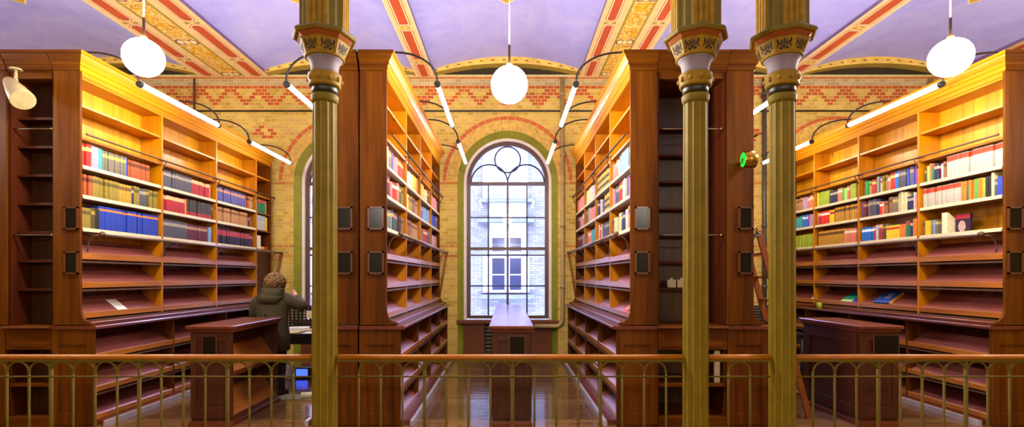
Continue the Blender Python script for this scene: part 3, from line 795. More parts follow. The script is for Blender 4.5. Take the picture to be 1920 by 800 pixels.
def bands(style, h):
    return {'band': [(.70, .86)], 'top': [(.76, .97)], 'top2': [(.82, .90)], 'bottom': [(.06, .30)], 'third': [(.62, .96)], 'two': [(.25, .42), (.6, .77)], 'plain': []}[style]
def book_geo(w, h, dep, style):
    """book standing on z=0, spine towards +x at x=0, centred on y"""
    mb = MB(); hw = w / 2
    cs = [(-dep, -hw), (-.008, -hw), (-.003, -hw * .85), (0, -hw * .4), (0, hw * .4), (-.003, hw * .85), (-.008, hw), (-dep, hw)]
    zs = [0.0]; mi = []
    for a, b in bands(style, h): zs += [a * h, b * h]; mi += [0, 1]
    zs.append(h); mi.append(0)
    n = len(cs)
    vs = [(x, y, z) for z in zs for x, y in cs]
    for i in range(len(zs) - 1):
        for k in range(n):
            j = (k + 1) % n
            mb.f.append((i * n + k, i * n + j, (i + 1) * n + j, (i + 1) * n + k)); mb.m.append(2 if k == n - 1 else (mi[i] if 1 <= k <= n - 3 or mi[i] == 0 or True else 0)); mb.sm.append(False)
    mb.v = vs
    t = (len(zs) - 1) * n
    # page block slightly below the boards at the top
    mb.f += [tuple(range(n)), tuple(t + k for k in range(n))]; mb.m += [0, 2]; mb.sm += [False, False]
    return mb
ORD = ['', 'first', 'second', 'third', 'fourth', 'fifth', 'sixth', 'seventh', 'eighth', 'ninth', 'tenth', 'eleventh', 'twelfth', 'thirteenth', 'fourteenth', 'fifteenth', 'sixteenth', 'seventeenth', 'eighteenth', 'nineteenth', 'twentieth'] + ['twenty-' + o for o in ('first', 'second', 'third', 'fourth', 'fifth', 'sixth', 'seventh', 'eighth', 'ninth')] + ['thirtieth'] + ['thirty-' + o for o in ('first', 'second', 'third', 'fourth', 'fifth', 'sixth', 'seventh', 'eighth', 'ninth')] + ['fortieth'] + ['forty-' + o for o in ('first', 'second', 'third', 'fourth', 'fifth', 'sixth', 'seventh', 'eighth', 'ninth')]
MEM, REST = {}, []
def entries(spec):
    out = []
    for tok in [x.strip() for x in spec.split(',')]:
        if not tok: continue
        parts = tok.split('/'); c, n = parts[0].rsplit('*', 1)
        hs = float(parts[1]) if len(parts) > 1 else None; ws = float(parts[2]) if len(parts) > 2 else 1.0
        n = int(n); hb = hs if hs else R.uniform(.215, .255)
        for i in range(n):
            jit = 0 if n > 5 else R.uniform(-.012, .012)
            out.append((c, min(.29, hb + (0 if hs else jit)), ws * (1 if n > 5 else R.uniform(.85, 1.18))))
    return out
ALLB = []
def fill(s, Xf, ya, yb, z, spec, frac, case, row, bay, name, lean=0.0):
    es = entries(spec); a, b = ya + .02, yb - .02
    tot = sum(e[2] for e in es); unit = (b - a) * frac / tot
    y = a + .004 if s > 0 else b - .004
    y = a + .004 if s > 0 else a + .004 + (b - a) * (1 - frac) * 0
    seq = es
    # picture order runs left to right: near to far on a +X face, far to near on a -X face
    pos = a + .004 if s > 0 else b - .004
    for i, (c, h, wr) in enumerate(seq):
        w = wr * unit
        yc = pos + w / 2 if s > 0 else pos - w / 2
        pos += w if s > 0 else -w
        dd = .022 + R.uniform(0, .012) + (.0 if R.random() > .12 else .02)
        ALLB.append(dict(c=c, h=h, w=w - .0012, y=yc, x=Xf - s * dd, z=z + .0008, s=s, i=i + 1, case=case, row=row, bay=bay, name=name, lean=lean if c in ('royal blue',) else 0))
RN = ['top', 'middle', 'bottom']
def rows(s, Xf, ys, data, case, namer):
    for bi, trio in enumerate(data):
        for ri, item in enumerate(trio):
            if not item: continue
            spec, frac = item
            fill(s, Xf, ys[bi] + (.015 if bi else 0), ys[bi + 1] - .015, BOOK_Z[ri], spec, frac, case, RN[ri], ['nearest', 'second', 'third', 'farthest'][bi], namer(bi, ri))

LEFT = [
 [('red*4/.265,lilac*3/.262,teal*2/.26,grey*12/.25/.9,blue*1/.25,rust*15/.235/.8', .87), ('rust*5/.245,olive*2/.25/1.6,olive*9/.245,ochre*7/.24/.9,navy*1/.225,olive*3/.25,slate*3/.24,dark olive*2/.25,olive*5/.245', .985), ('olive*2/.24/1.2,dark olive*1/.25,black*1/.25,royal blue*22/.285/.85', .99)],
 [('slate*14/.25,crimson*11/.235/.85,orange*1/.235', .93), ('crimson*10/.235/1.05,orange*1/.24/.7,charcoal*13/.25,dark olive*1/.24', .98), ('slate*12/.255,maroon*12/.245,light blue*2/.25/.8,navy*1/.24', .985)],
 [('slate blue*20/.25,rust*3/.24,tan*3/.235', .96), ('tan*18/.25,maroon*1/.2,brown*1/.2', .94), ('navy red*19/.25,maroon*2/.24', .97)],
 [('blue*1/.22,green*6/.25,cream*1/.25', .85), ('white*3/.27/2,yellow*1/.26', .9), None],
]
CL = [
 [('cream*3,grey*3,purple*2,pink*4,red*6', .94), ('maroon*5/.25,purple*2,pink*2,scarlet*5,coral*2,dark olive*3,olive*3', .98), ('red*2/.25,grey*3,teal*1,navy*2,green*1,maroon*2,black*4,brown*3', .97)],
 [('green*2/.27,bright green*1/.26,white*4,cream*3,yellow*5,orange*2', .96), ('cream*3,pale green*1,ochre*4,brown*5,tan*4', .97), ('brown*9/.245,tan*9/.235', .98)],
 [('yellow*6,cream*4,orange*2,navy*2', .95), ('slate blue*4,light blue*9', .97), ('teal*3,brown*2,red*6,slate*2,blue*2', .97)],
 [('pink*8/.24,lilac*3', .95), ('blue*8,slate blue*4', .97), ('blue*3,cream*3,pink*4', .9)],
]
CR = [  # near to far bays, each row listed in picture order (far end first)
 [('pink*3,coral*3,white*1,light blue*8/.255,grey*2,yellow*1/.23', .97), ('pink*3,blue*1,slate*3,red*3/.25,white*2,sage*2,purple*2,pink*2', .97), ('brown*2,cream*3,black*2,cream*2,navy*3,white*2,tan*2/.27', .93)],
 [('yellow label*18/.26', .97), ('navy*3,white*3,purple*1,yellow label*9/.25', .97), ('white*3,red*2,yellow*2,blue*2,slate*8', .96)],
 [('cream*9/.255,white*4,yellow*1', .96), ('slate*3,sage*2,pink*9', .97), ('brown*2,coral*5,teal*4,purple*2', .96)],
 [('orange*2,pink*9/.25', .95), ('maroon*4,lilac*3,coral*4', .96), ('maroon*8/.24,light blue*3', .9)],
]
RT = [
 [('dark olive*1/.2,bright green*1/.22,pale green*1/.22,orange*1/.24,green*1/.23,navy*2/.22,scarlet*1/.21,white*1/.2,brown*1/.22,white red*12/.27/1.75', .99), ('white red*10/.255/1.75,orange*2/.25,green*1/.25,orange*2/.25/1.2,bright green*1/.25,orange*2/.25,lime*1/.24,black*2/.25,cream*1/.28,slate*1/.2,blue*2/.22', .985), ('brown*1/.2,yellow*2/.2,navy*1/.2,light blue*1/.2,grey*1/.2', .21)],
 [('brown*1/.24,navy*1,bright green*2/.235,tan*2/.21,red*2/.23,sage*2/.255,blue*1,lemon*1,olive*3/.25,coral*2/.22,red*2/.255,azure*2/.26,slate*3/.26,white*1,blue*1,grey*1/.27,slate blue*1/.27,blue*1/.27,magenta*1/.26', .98), ('purple*1/.25,maroon*2/.25/1.4,grey*1,slate*4/.26,navy*2/.25,scarlet*2/.2,coral*1/.2,brown*2/.2,orange*1/.22,brown*2/.24,grey*2/.23,cream*3/.285/1.3,cream*2/.27,navy*3/.2,white*1,pink*1/.2', .98), ('azure*7/.22,red*1/.23,white*1/.235,crimson*2/.24/1.4,dark olive*1/.24,grey*1/.235,lemon*4/.2/1.8,orange*3/.2,green*2/.23,navy*1,orange*2/.25', .985)],
 [('yellow*1/.25,lime*8/.255,navy*6/.22,coral*3/.235,bright green*1/.22,pale green*2/.21,coral*2/.24,lime*5/.25', .985), ('pink*1/.23,crimson*2/.22,scarlet*5/.235,lemon*2/.23,gold*14/.25', .98), ('gold*16/.255,coral*7/.24', .985)],
 [('yellow*1,orange*2,red*2,black*1,cream*2,tan*5,lilac*3,coral*4', .97), ('slate*3,purple*1,bright green*2,green*2,teal*5,azure*4,magenta*1,lilac*3', .97), ('black*1,white*3/.23,lime*12/.24', .97)],
]
rows(1, XFL, YL, LEFT, 'left bookcase', lambda b, r: 'bound_volume')
rows(1, XFC, YC, CL, 'case left of desk', lambda b, r: 'book')
rows(-1, XFE, YC, CR, 'case right of desk', lambda b, r: 'book')
rows(-1, XFR, YR, RT, 'right bookcase', lambda b, r: 'bound_volume' if (b == 2 and r > 0) else 'book')
for d in ALLB:
    dy = d['y']; d['area'] = d['h'] * FPX / dy * abs((abs(d['x']) / (dy - d['w'] / 2) - abs(d['x']) / (dy + d['w'] / 2))) * FPX
def visible(d):
    u = U0 + FPX * d['x'] / d['y']
    return u
nb = {}
for d in sorted(ALLB, key=lambda q: -q['area']):
    u = visible(d)
    if 1440 < u < 1493: d['solo'] = False; continue       # behind a column
    nb[d['name']] = nb.get(d['name'], 0) + 1
    d['solo'] = nb[d['name']] <= 300
def noun(d): return 'volume' if d['name'] == 'bound_volume' else ('binder' if d['c'] == 'white red' else 'book')
merged = {}
for d in ALLB:
    style = BC[d['c']][2]
    if d['solo']:
        key = (d['c'], round(d['w'], 4), round(d['h'], 3))
        if key not in MEM:
            mb = book_geo(d['w'], d['h'], .17, style)
            o = build(d['name'], mb, [bmat(BC[d['c']][0]), bmat(BC[d['c']][1] or BC[d['c']][0]), M['book_page']])
            MEM[key] = o
        else:
            o = MEM[key].copy(); COL.objects.link(o)
        o.location = (d['x'], d['y'], d['z'])
        if d['s'] < 0: o.rotation_euler = (0, 0, PI)
        o.name = d['name']
        tag(o, '%s %s, %s from left, %s row, %s bay of %s' % (SHOW.get(d['c'], d['c']), noun(d), ORD[d['i']], d['row'], d['bay'], d['case']), noun(d), '%s row of books, %s bay, %s' % (d['row'], d['bay'], d['case']))
    else:
        g = book_geo(d['w'], d['h'], .17, style)
        mb, slots = merged.setdefault('x', (MB(), []))
        idx = []
        for hx_ in (BC[d['c']][0], BC[d['c']][1] or BC[d['c']][0], 'page'):
            if hx_ not in slots: slots.append(hx_)
            idx.append(slots.index(hx_))
        base = len(mb.v)
        for x, y, z in g.v: mb.v.append((d['x'] + d['s'] * x, d['y'] + d['s'] * y, d['z'] + z))
        for f, m_ in zip(g.f, g.m): mb.f.append(tuple(base + q for q in f)); mb.m.append(idx[m_]); mb.sm.append(False)
for mb, slots in merged.values():
    o = build('distant_books', mb, [M['book_page'] if q == 'page' else bmat(q) for q in slots])
    tag(o, 'the small distant books in the far bays of the two middle bookcases and right bookcase', 'books', None, 'stuff')
# ------------------------------------------------------------------ lamps
def globe(x, y, z, label, r=.172, top=5.9):
    g = thing('globe_lamp', label, 'pendant lamp', (x, y, z))
    mb = MB(); mb.ball((x, y, z), r, r, r, 32, 18); build('globe', mb, M['globe'], g)
    mb = MB(); mb.lathe([(.03, z + r - .012), (.03, z + r + .03), (.012, z + r + .05), (.012, z + r + .2)], x, y, 12); build('socket', mb, M['bronze'], g)
    mb = MB(); mb.tube([(x, y, z + r + .19), (x, y, top)], .007, 6); build('cord', mb, M['rod_pink'], g)
    mb = MB(); mb.lathe([(.06, top), (.05, top - .05), (.015, top - .06)], x, y, 12); build('ceiling_rose', mb, M['bronze'], g)
GY = 4.77
globe((269.5 - U0) / FPX * GY, GY, CAM_Z + (V0 - 108) / FPX * GY, 'lit opal globe lamp hanging in front of the left bookcase', top=5.86)
globe((955 - U0) / FPX * GY, GY, CAM_Z + (V0 - 159) / FPX * GY, 'lit opal globe lamp hanging in front of the middle window', top=5.864)
globe((1782 - U0) / FPX * GY, GY, CAM_Z + (V0 - 108) / FPX * GY, 'lit opal globe lamp hanging in front of the right bookcase', top=5.858)
for y, h in ((-3.4, 'behind'),):  # unseen globes added as fill for column fronts and end panels
    for x, w in ((-3.3, 'left'), (.1, 'middle'), (3.9, 'right')):
        globe(x, y, 3.6, 'added lit globe lamp, unseen, hanging %s the gallery in line with the %s aisle' % (h, w), top=5.858)

for x, w in ((-7.3, 'far left'), (8.1, 'far right')):  # globes added out of view to brighten the outer vaults
    globe(x, GY, 3.66, 'added lit globe lamp for the %s aisle, outside the picture' % w, top=5.77)

def tube_lamp(s, Xf, ya, yb, label, off=.56):
    x = Xf + s * off; z = 3.665; t = thing('tube_lamp', label, 'lamp', (x, (ya + yb) / 2, z), 'strip lamps on curved arms')
    mb = MB(); mb.tube([(x, ya + .03, z), (x, yb - .03, z)], .025, 10); build('tube', mb, M['tube'], t)
    mb = MB(); mb.prism([(x - .012, z + .026), (x - .008, z + .036), (x + .008, z + .036), (x + .012, z + .026)], 'y', ya, yb); build('reflector', mb, M['white_metal'], t)
    for y, sg in ((ya, 1), (yb, -1)):
        mb = MB(); mb.tube([(x, y, z), (x, y + sg * .04, z)], .034, 10); build('end_cap', mb, M['black'], t)
        x0 = Xf; pts = [(x0, y, 3.999), (x0 + s * .1, y, 4.0)]
        for i in range(1, 10):
            a = PI / 2 * i / 9; pts.append((x0 + s * (.1 + (off - .1) * math.sin(a)), y, 3.70 + .30 * math.cos(a)))
        pts.append((x, y, z + .02))
        mb = MB(); mb.tube(pts, .011, 7); build('arm', mb, M['black'], t)
nm = ['first strip lamp over the left bookcase, nearer the railing', 'second strip lamp over the left bookcase, nearer the window wall']
def pair(s, Xf, who, off):
    for ya, yb, w in ((5.43, 6.95, 'nearer the railing'), (7.75, 9.25, 'nearer the window wall')):
        tube_lamp(s, Xf, ya, yb, 'lit strip lamp over %s, %s' % (who, w), off)
pair(1, XFL, 'the left bookcase', .62); pair(1, XFC, 'the bookcase left of the long desk', .54); pair(-1, XFD, 'the aisle behind the single column', .49)
pair(-1, XFE, 'the bookcase right of the long desk', .58); pair(1, XFF, 'the aisle behind the paired columns', .47); pair(-1, XFR, 'the right bookcase', .66); pair(-1, -5.35 - DEP, 'the cut-off far left bookcase, lamp added unseen', .5); pair(1, XFR + DEP * 2 + .01, 'the cut-off far right bookcase, lamp added unseen', .5)  # last two pairs are added out of view to brighten the ceiling edges

# spotlight on the dark niche
x, y, z = px(30, 135, 5.36); t = thing('spotlight', 'cream cone spotlight under the cornice of the leftmost dark niche', 'lamp', (x, y, z))
mb = MB(); mb.lathe([(.05, 3.80), (.055, 3.79), (.05, 3.78)], x, y, 16); build('mount_plate', mb, M['white_metal'], t)
mb = MB(); mb.tube([(x, y, 3.785), (x, y, 3.67)], .014, 10); mb.tube([(x, y, 3.69), (x, y, 3.655)], .02, 10); build('stem', mb, M['white_metal'], t)
A = Vector(px(17, 152, 5.33)); B = Vector(px(43, 187, 5.2)); d = (B - A).normalized()
mb = MB(); mb.tube([A - d * .012, A, A + d * .02, A + (B - A) * .5, B, B + d * .012], [.035, .05, .056, .085, .108, .104], 20); build('lamp_shade', mb, M['white_metal'], t)

# round green exit lamp on a post
x, y, z = px(1399, 299, 5.30); t = thing('exit_lamp', 'round brass exit lamp with a green glowing face on the post between the paired columns', 'sign lamp', (x, y, z))
ax = Vector((-.99, .08, 0)).normalized(); c = Vector((x + .035, y, z))
mb = MB(); mb.tube([c - ax * .06, c - ax * .055, c + ax * .06, c + ax * .065], [.08, .088, .088, .08], 24); build('drum', mb, M['brass'], t)
mb = MB(); mb.tube([c + ax * .0655, c + ax * .068], [.074, .074], 24); build('green_face', mb, M['exit_green'], t)
sd = ax.cross(Vector((0, 0, 1))).normalized()
mb = MB()
def lp(u, w, k=.0695): return c + ax * k + sd * u + Vector((0, 0, w))
mb.tube([lp(0, .035), lp(0, .036, .071)], .011, 8)
for q in ([(0, .02), (.004, -.01)], [(.004, -.01), (.022, -.04)], [(.0, -.01), (-.02, -.035)], [(0, .015), (.024, -.005)], [(0, .015), (-.022, .0)]): mb.tube([lp(*q[0]), lp(*q[1])], .006, 6)
build('running_figure_mark', mb, M['black'], t)
mb = MB(); mb.tube([c - Vector((.0, 0, .0)), (x - .03, y + .06, z - .02), (x - .03, 5.419, z - .02)], .016, 10); build('bracket', mb, M['brass'], t)

# ------------------------------------------------------------------ cast-iron columns
CY = 3.8
ZM = [(0, 0), (2.2, 2.2), (2.93, 2.892), (2.99, 2.952), (3.035, 3.01), (3.168, 3.112), (3.305, 3.236), (3.395, 3.326), (3.468, 3.366), (3.478, 3.37), (3.535, 3.406), (6, 6)]
def zm_(z):
    for (a, b), (c, d) in zip(ZM[:-1], ZM[1:]):
        if z <= c: return b + (d - b) * (z - a) / (c - a)
def column(u, label, sw=0.0):
    cx = (u - U0) / FPX * CY; c = thing('column', label, 'column', (cx, CY, 0)); c['kind'] = 'thing'
    n = 12; zt = 2.985
    def flute(r, z, ph=0.0):
        pts = []
        for k in range(n):
            for q, rr in ((0, 1.0), (.12, 1.0), (.28, .945), (.56, .925), (.84, .945)):
                a = ph + 2 * PI * (k + q) / n; pts.append((cx + r * rr * math.cos(a), CY + r * rr * math.sin(a), z))
        return pts
    mb = MB(); m5 = n * 5; zs = [(.093, .3), (.0925, 1.2), (.09, 2.2), (.088, 2.8), (.088, 2.9)]
    vs = [];
    for r, z in zs: vs += flute(r, z)
    fs, mi = [], []
    for i in range(len(zs) - 1):
        for k in range(m5):
            mb.f.append((i * m5 + k, i * m5 + (k + 1) % m5, (i + 1) * m5 + (k + 1) % m5, (i + 1) * m5 + k)); mb.m.append(1 if k % 5 == 0 else 0); mb.sm.append(False)
    mb.v = vs; build('shaft', mb, [M['col_shaft'], M['col_arris']], c)
    mb = MB(); mb.box(cx - .13, cx + .13, CY - .13, CY + .13, 0, .1); mb.lathe([(.125, .1), (.13, .13), (.122, .16), (.11, .18), (.107, .24), (.113, .26), (.108, .29), (.094, .31)], cx, CY, 32); build('base', mb, M['col_shaft'], c)
    def P(name, prof, mat, nn=40, ph=0.0, smooth=True, bevel=0.0):
        q = MB(); q.lathe([(r_, zm_(z_)) for r_, z_ in prof], cx, CY, nn, 0, smooth, ph); return build(name, q, mat, c, bevel=bevel)
    P('shaft_collar', [(.089, 2.93), (.096, 2.95), (.1, 2.97), (.1, 2.985), (.094, 2.992)], M['col_shaft'])
    P('neck_ring', [(.092, 2.99), (.092, 3.035), (.09, 3.04)], M['col_dark'])
    nb_ = P('astragal', [(.094, 3.035), (.112, 3.042), (.117, 3.06), (.112, 3.07), (.12, 3.09), (.122, 3.115), (.116, 3.135), (.12, 3.145), (.12, 3.16), (.108, 3.168)], M['col_gold'])
    q = MB()
    for k in range(10):
        a = 2 * PI * (k + .5) / 10; o = Vector((cx + .117 * math.cos(a), CY + .117 * math.sin(a), zm_(3.104)))
        q = MB(); q.ball(o, .016, .016, .021, 10, 6); build('boss', q, M['col_gold'], nb_)
    P('bell', [(.103, 3.165), (.099, 3.19), (.1, 3.22), (.108, 3.255), (.122, 3.28), (.132, 3.292)], M['col_grey'])
    P('bell_ring', [(.13, 3.287), (.142, 3.29), (.144, 3.302), (.136, 3.31)], M['col_gold'])
    ph = math.radians(sw)
    fz0, fz1, r0, r1 = 3.305, 3.395, .15, .185
    fr = P('frieze', [(r0 - .02, fz0 - .008), (r0, fz0), (r1, fz1), (r1 + .008, fz1 + .012), (r1 - .03, fz1 + .014)], M['col_gold'], 8, ph, False)
    for k in range(8):
        q = MB()
        a0 = ph + 2 * PI * k / 8; a1 = ph + 2 * PI * (k + 1) / 8
        b0, b1 = Vector((math.cos(a0), math.sin(a0), 0)), Vector((math.cos(a1), math.sin(a1), 0))
        nr = ((b0 + b1) / 2).normalized(); tg = (b1 - b0).normalized(); hwid = (b1 - b0).length / 2 * r1
        def fp(u, w):   # u -1..1 across the face, w 0..1 up
            r = (r0 + (r1 - r0) * w) * math.cos(PI / 8)
            p = nr * (r + .0015) + tg * (u * hwid * (.86 + .14 * w)); return Vector((cx + p.x, CY + p.y, zm_(fz0) + (zm_(fz1) - zm_(fz0)) * w))
        def blob(u, w, ru, rw, rot=0.0):
            pts = []
            for i in range(10):
                t = 2 * PI * i / 10; du, dw = 1.4 * ru * math.cos(t), 1.25 * rw * math.sin(t)
                pts.append(fp(u + du * math.cos(rot) - dw * math.sin(rot) * .6, w + du * math.sin(rot) * 1.2 + dw * math.cos(rot)))
            q.add(pts, [tuple(range(10))])
        blob(0, .68, .055, .2)
        for sx in (-1, 1):
            blob(sx * .22, .6, .055, .2, -sx * .5); blob(sx * .42, .5, .06, .17, -sx * .95); blob(sx * .62, .68, .07, .16, -sx * .2); blob(sx * .66, .36, .05, .12, sx * .5)
            blob(sx * .3, .2, .13, .07, sx * .15); blob(sx * .12, .34, .04, .1, -sx * .3)
        blob(0, .3, .05, .1)
        build('palmette', q, M['col_hole'], fr)
    P('flare', [(.16, 3.40), (.168, 3.41), (.2, 3.46), (.205, 3.468)], M['col_rust'], 8, ph, False)
    P('abacus_fillet', [(.205, 3.464), (.226, 3.468), (.23, 3.478), (.2, 3.48)], M['col_arris'], 8, ph, False)
    P('abacus', [(.2, 3.478), (.233, 3.479), (.237, 3.5), (.225, 3.525), (.17, 3.535)], M['col_green'], 8, ph, False)
    # clustered pier above the capital
    q = MB()
    o8 = []
    for sx, sy in ((1, 1), (-1, 1), (-1, -1), (1, -1)):
        cor = [(.155, .08), (.135, .085), (.118, .118), (.085, .135), (.08, .155)]
        if sx * sy < 0: cor = cor[::-1]
        o8 += [(cx + sx * a, CY + sy * b) for a, b in cor]
    q.prism(o8, 'z', 3.4, 5.55); pr = build('pier', q, M['col_green'], c)
    q = MB()
    for sy in (-1, 1):
        for k in range(4):
            xa = cx - .08 + k * .04; q.prism([(xa + .002, CY + sy * .155), (xa + .008, CY + sy * .163), (xa + .032, CY + sy * .163), (xa + .038, CY + sy * .155)], 'z', 3.405, 5.548)
    for sx in (-1, 1):
        for k in range(4):
            ya = CY - .08 + k * .04; q.prism([(cx + sx * .155, ya + .002), (cx + sx * .163, ya + .008), (cx + sx * .163, ya + .032), (cx + sx * .155, ya + .038)], 'z', 3.405, 5.548)
    build('pilaster_strip', q, M['col_gold'], pr)
column(609, 'single ochre fluted iron column standing alone, nearest the middle window on its left', 5)
column(1304, 'ochre fluted iron column before the dark niche, first of the pair', -6)
column(1466.5, 'ochre fluted iron column before the right aisle, second of the pair', -1)

# ------------------------------------------------------------------ railing between the columns
RY = 3.8
def railing(ua, ub, posts, label, thick):
    xa, xb = (ua - U0) / FPX * RY, (ub - U0) / FPX * RY
    r = thing('railing', label, 'railing', ((xa + xb) / 2, RY, 0))
    zr = CAM_Z - (669 - V0) / FPX * RY
    mb = MB(); mb.tube([(xa, RY, zr), (xb, RY, zr)], .023, 12, flat=.9); build('handrail', mb, M['rail_wood'], r)
    mb = MB(); mb.box(xa, xb, RY - .012, RY + .012, zr - .034, zr - .018); build('top_bar', mb, M['iron'], r)
    zm = CAM_Z - (705 - V0) / FPX * RY
    mb = MB(); mb.tube([(xa, RY - .012, zm), (xb, RY - .012, zm)], .0065, 8); build('mid_rail', mb, M['iron'], r)
    mb = MB(); mb.box(xa + .05, xb - .05, RY - .012, RY + .012, .06, .085); build('bottom_bar', mb, M['iron'], r)
    X = [(u - U0) / FPX * RY for u in posts]
    for i, x in enumerate(X):
        tk = thick(posts[i])
        mb = MB(); mb.tube([(x, RY, 0 if tk else .07), (x, RY, zr - .03 if tk else zr - .115)], .0135 if tk else .0085, 8); b = build('baluster', mb, M['iron'], r)
        if i < len(X) - 1:
            x2 = X[i + 1]; rad = (x2 - x) / 2 - .002; zc = zr - .03 - rad - .004
            mb = MB(); mb.tube([(x + .001, RY - .001, zr - .13)] + [((x + x2) / 2 - rad * math.cos(PI * k / 12), RY - .001, zc + rad * math.sin(PI * k / 12)) for k in range(13)] + [(x2 - .001, RY - .001, zr - .13)], .0075, 6)
            build('arch', mb, M['iron'], b)
g1 = [96 + 41.3 * k for k in range(-5, 12)]
railing(-130, 584.5, g1, 'iron arched railing with wooden handrail left of the single column', lambda u: abs((u - 96) / 165.2 - round((u - 96) / 165.2)) < .02)
g2 = [796 + 41.2 * k for k in range(-3, 12)]
g2 = [u for u in g2 if u < 1282]
railing(633.5, 1279.5, g2, 'long iron arched railing with wooden handrail between the single column and the pair', lambda u: abs((u - 796) / 164.8 - round((u - 796) / 164.8)) < .02)
railing(1328.5, 1442, [1366, 1407], 'short iron railing with wooden handrail between the paired columns', lambda u: False)
g4 = [1647 + 41 * k for k in range(-3, 11)]
railing(1491.5, 2060, g4, 'iron arched railing with wooden handrail right of the paired columns', lambda u: abs((u - 1647) / 164 - round((u - 1647) / 164)) < .02)

# ------------------------------------------------------------------ low units in the aisles
def top_slab(x0, x1, y0, y1, z, o, r):
    mb = MB()
    n = [(-.0, z - .075), (o * .35, z - .07), (o * .45, z - .045), (o * .85, z - .034), (o, z - .03), (o, z - .006), (o * .8, z)]
    vs = []
    for q, zz in n: vs += [(x0 - q, y0 - q, zz), (x1 + q, y0 - q, zz), (x1 + q, y1 + q, zz), (x0 - q, y1 + q, zz)]
    fs = []
    for i in range(len(n) - 1):
        for k in range(4): fs.append((4 * i + k, 4 * i + (k + 1) % 4, 4 * i + 4 + (k + 1) % 4, 4 * i + 4 + k))
    fs += [(0, 1, 2, 3), tuple(4 * (len(n) - 1) + k for k in range(4))]
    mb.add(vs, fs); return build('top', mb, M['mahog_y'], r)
def low_unit(name, label, cat, x0, x1, y0, y1, z, o=.035, open_sides=False, plates=()):
    r = thing(name, label, cat, ((x0 + x1) / 2, (y0 + y1) / 2, 0))
    top_slab(x0, x1, y0, y1, z, o, r)
    wd = M['mahog_v'] if name != 'display_desk' else M['pine_v']
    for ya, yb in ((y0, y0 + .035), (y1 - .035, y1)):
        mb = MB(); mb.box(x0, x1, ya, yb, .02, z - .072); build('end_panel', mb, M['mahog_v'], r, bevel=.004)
    fy = y0 - .001
    mb = MB(); w = x1 - x0
    for a, b in ((x0, x0 + .06), (x1 - .06, x1)): mb.box(a, b, fy - .012, fy, .09, z - .08)
    mb.box(x0 + .06, x1 - .06, fy - .012, fy, z - .16, z - .08); mb.box(x0 + .06, x1 - .06, fy - .012, fy, .09, .2)
    build('face_frame', mb, M['mahog_v'], r, bevel=.003)
    if open_sides:
        xc = (x0 + x1) / 2
        mb = MB(); mb.box(xc - .008, xc + .008, y0 + .036, y1 - .036, .05, z - .075); build('middle_panel', mb, M['mahog_v'], r)
        for sx, xe in ((-1, x0), (1, x1)):
            for zz in (.56, .09):
                mb = MB(); mb.prism([(xe - sx * .012, zz - .012), (xe - sx * .012, zz), (xc + sx * .009, zz + .27), (xc + sx * .009, zz + .258)], 'y', y0 + .036, y1 - .036); sh = build('display_shelf', mb, M['lip'], r)
                mb = MB(); mb.box(xe - sx * .012, xe - sx * .001, y0 + .036, y1 - .036, zz - .03, zz + .018); build('shelf_lip', mb, M['mahog_y'], sh)
    else:
        for sx, xe in ((-1, x0), (1, x1)):
            mb = MB(); mb.box(xe - sx * .02, xe - sx * .002, y0 + .036, y1 - .036, .02, z - .075); sp = build('side_panel', mb, M['mahog_v'], r)
            mb = MB(); xq = xe + sx * .012
            xs_ = sorted((xe - sx * .001, xq))
            mb.box(xs_[0], xs_[1], y0 + .04, y0 + .13, .09, z - .08); mb.box(xs_[0], xs_[1], y1 - .13, y1 - .04, .09, z - .08); mb.box(xs_[0], xs_[1], y0 + .13, y1 - .13, z - .2, z - .08); mb.box(xs_[0], xs_[1], y0 + .13, y1 - .13, .09, .2)
            build('side_frame', mb, M['mahog_v'], sp, bevel=.003)
    mb = MB(); mb.box(x0 - .02, x1 + .02, y0 - .022, y1 + .02, 0, .04); mb.box(x0 - .012, x1 + .012, y0 - .016, y1 + .012, .04, .055); build('plinth', mb, M['mahog_y'], r, bevel=.004)
    for a, b, c, d in plates:
        mb = MB(); mb.box(a - .014, b + .014, y0 - .02, y0 - .0135, c - .014, d + .014); h = build('label_holder', mb, M['plate_frame'], r)
        mb = MB(); mb.box(a, b, y0 - .026, y0 - .0205, c, d); build('plate', mb, M['plate'], h)
    return r
def q5(u, Y=5.40): return (u - U0) / FPX * Y
low_unit('display_desk', 'long low mahogany desk standing in the middle aisle before the arched window', 'desk', q5(923), q5(995), 5.42, 9.45, 1.075, .036, plates=[(q5(956), q5(983), .72, .96)])
low_unit('low_bookshelf', 'low red-brown book shelf with sloped open shelves in the left aisle beside the woman', 'bookshelf', -3.375, -2.94, 5.42, 6.53, 1.075, .04, True, plates=[(q5(381), q5(404), .74, .96)])
low_unit('low_cabinet', 'low dark red panelled cabinet standing in the right aisle', 'cabinet', 3.78, 4.185, 5.42, 6.45, 1.075, .04, plates=[(q5(1640), q5(1684), .78, .97)])

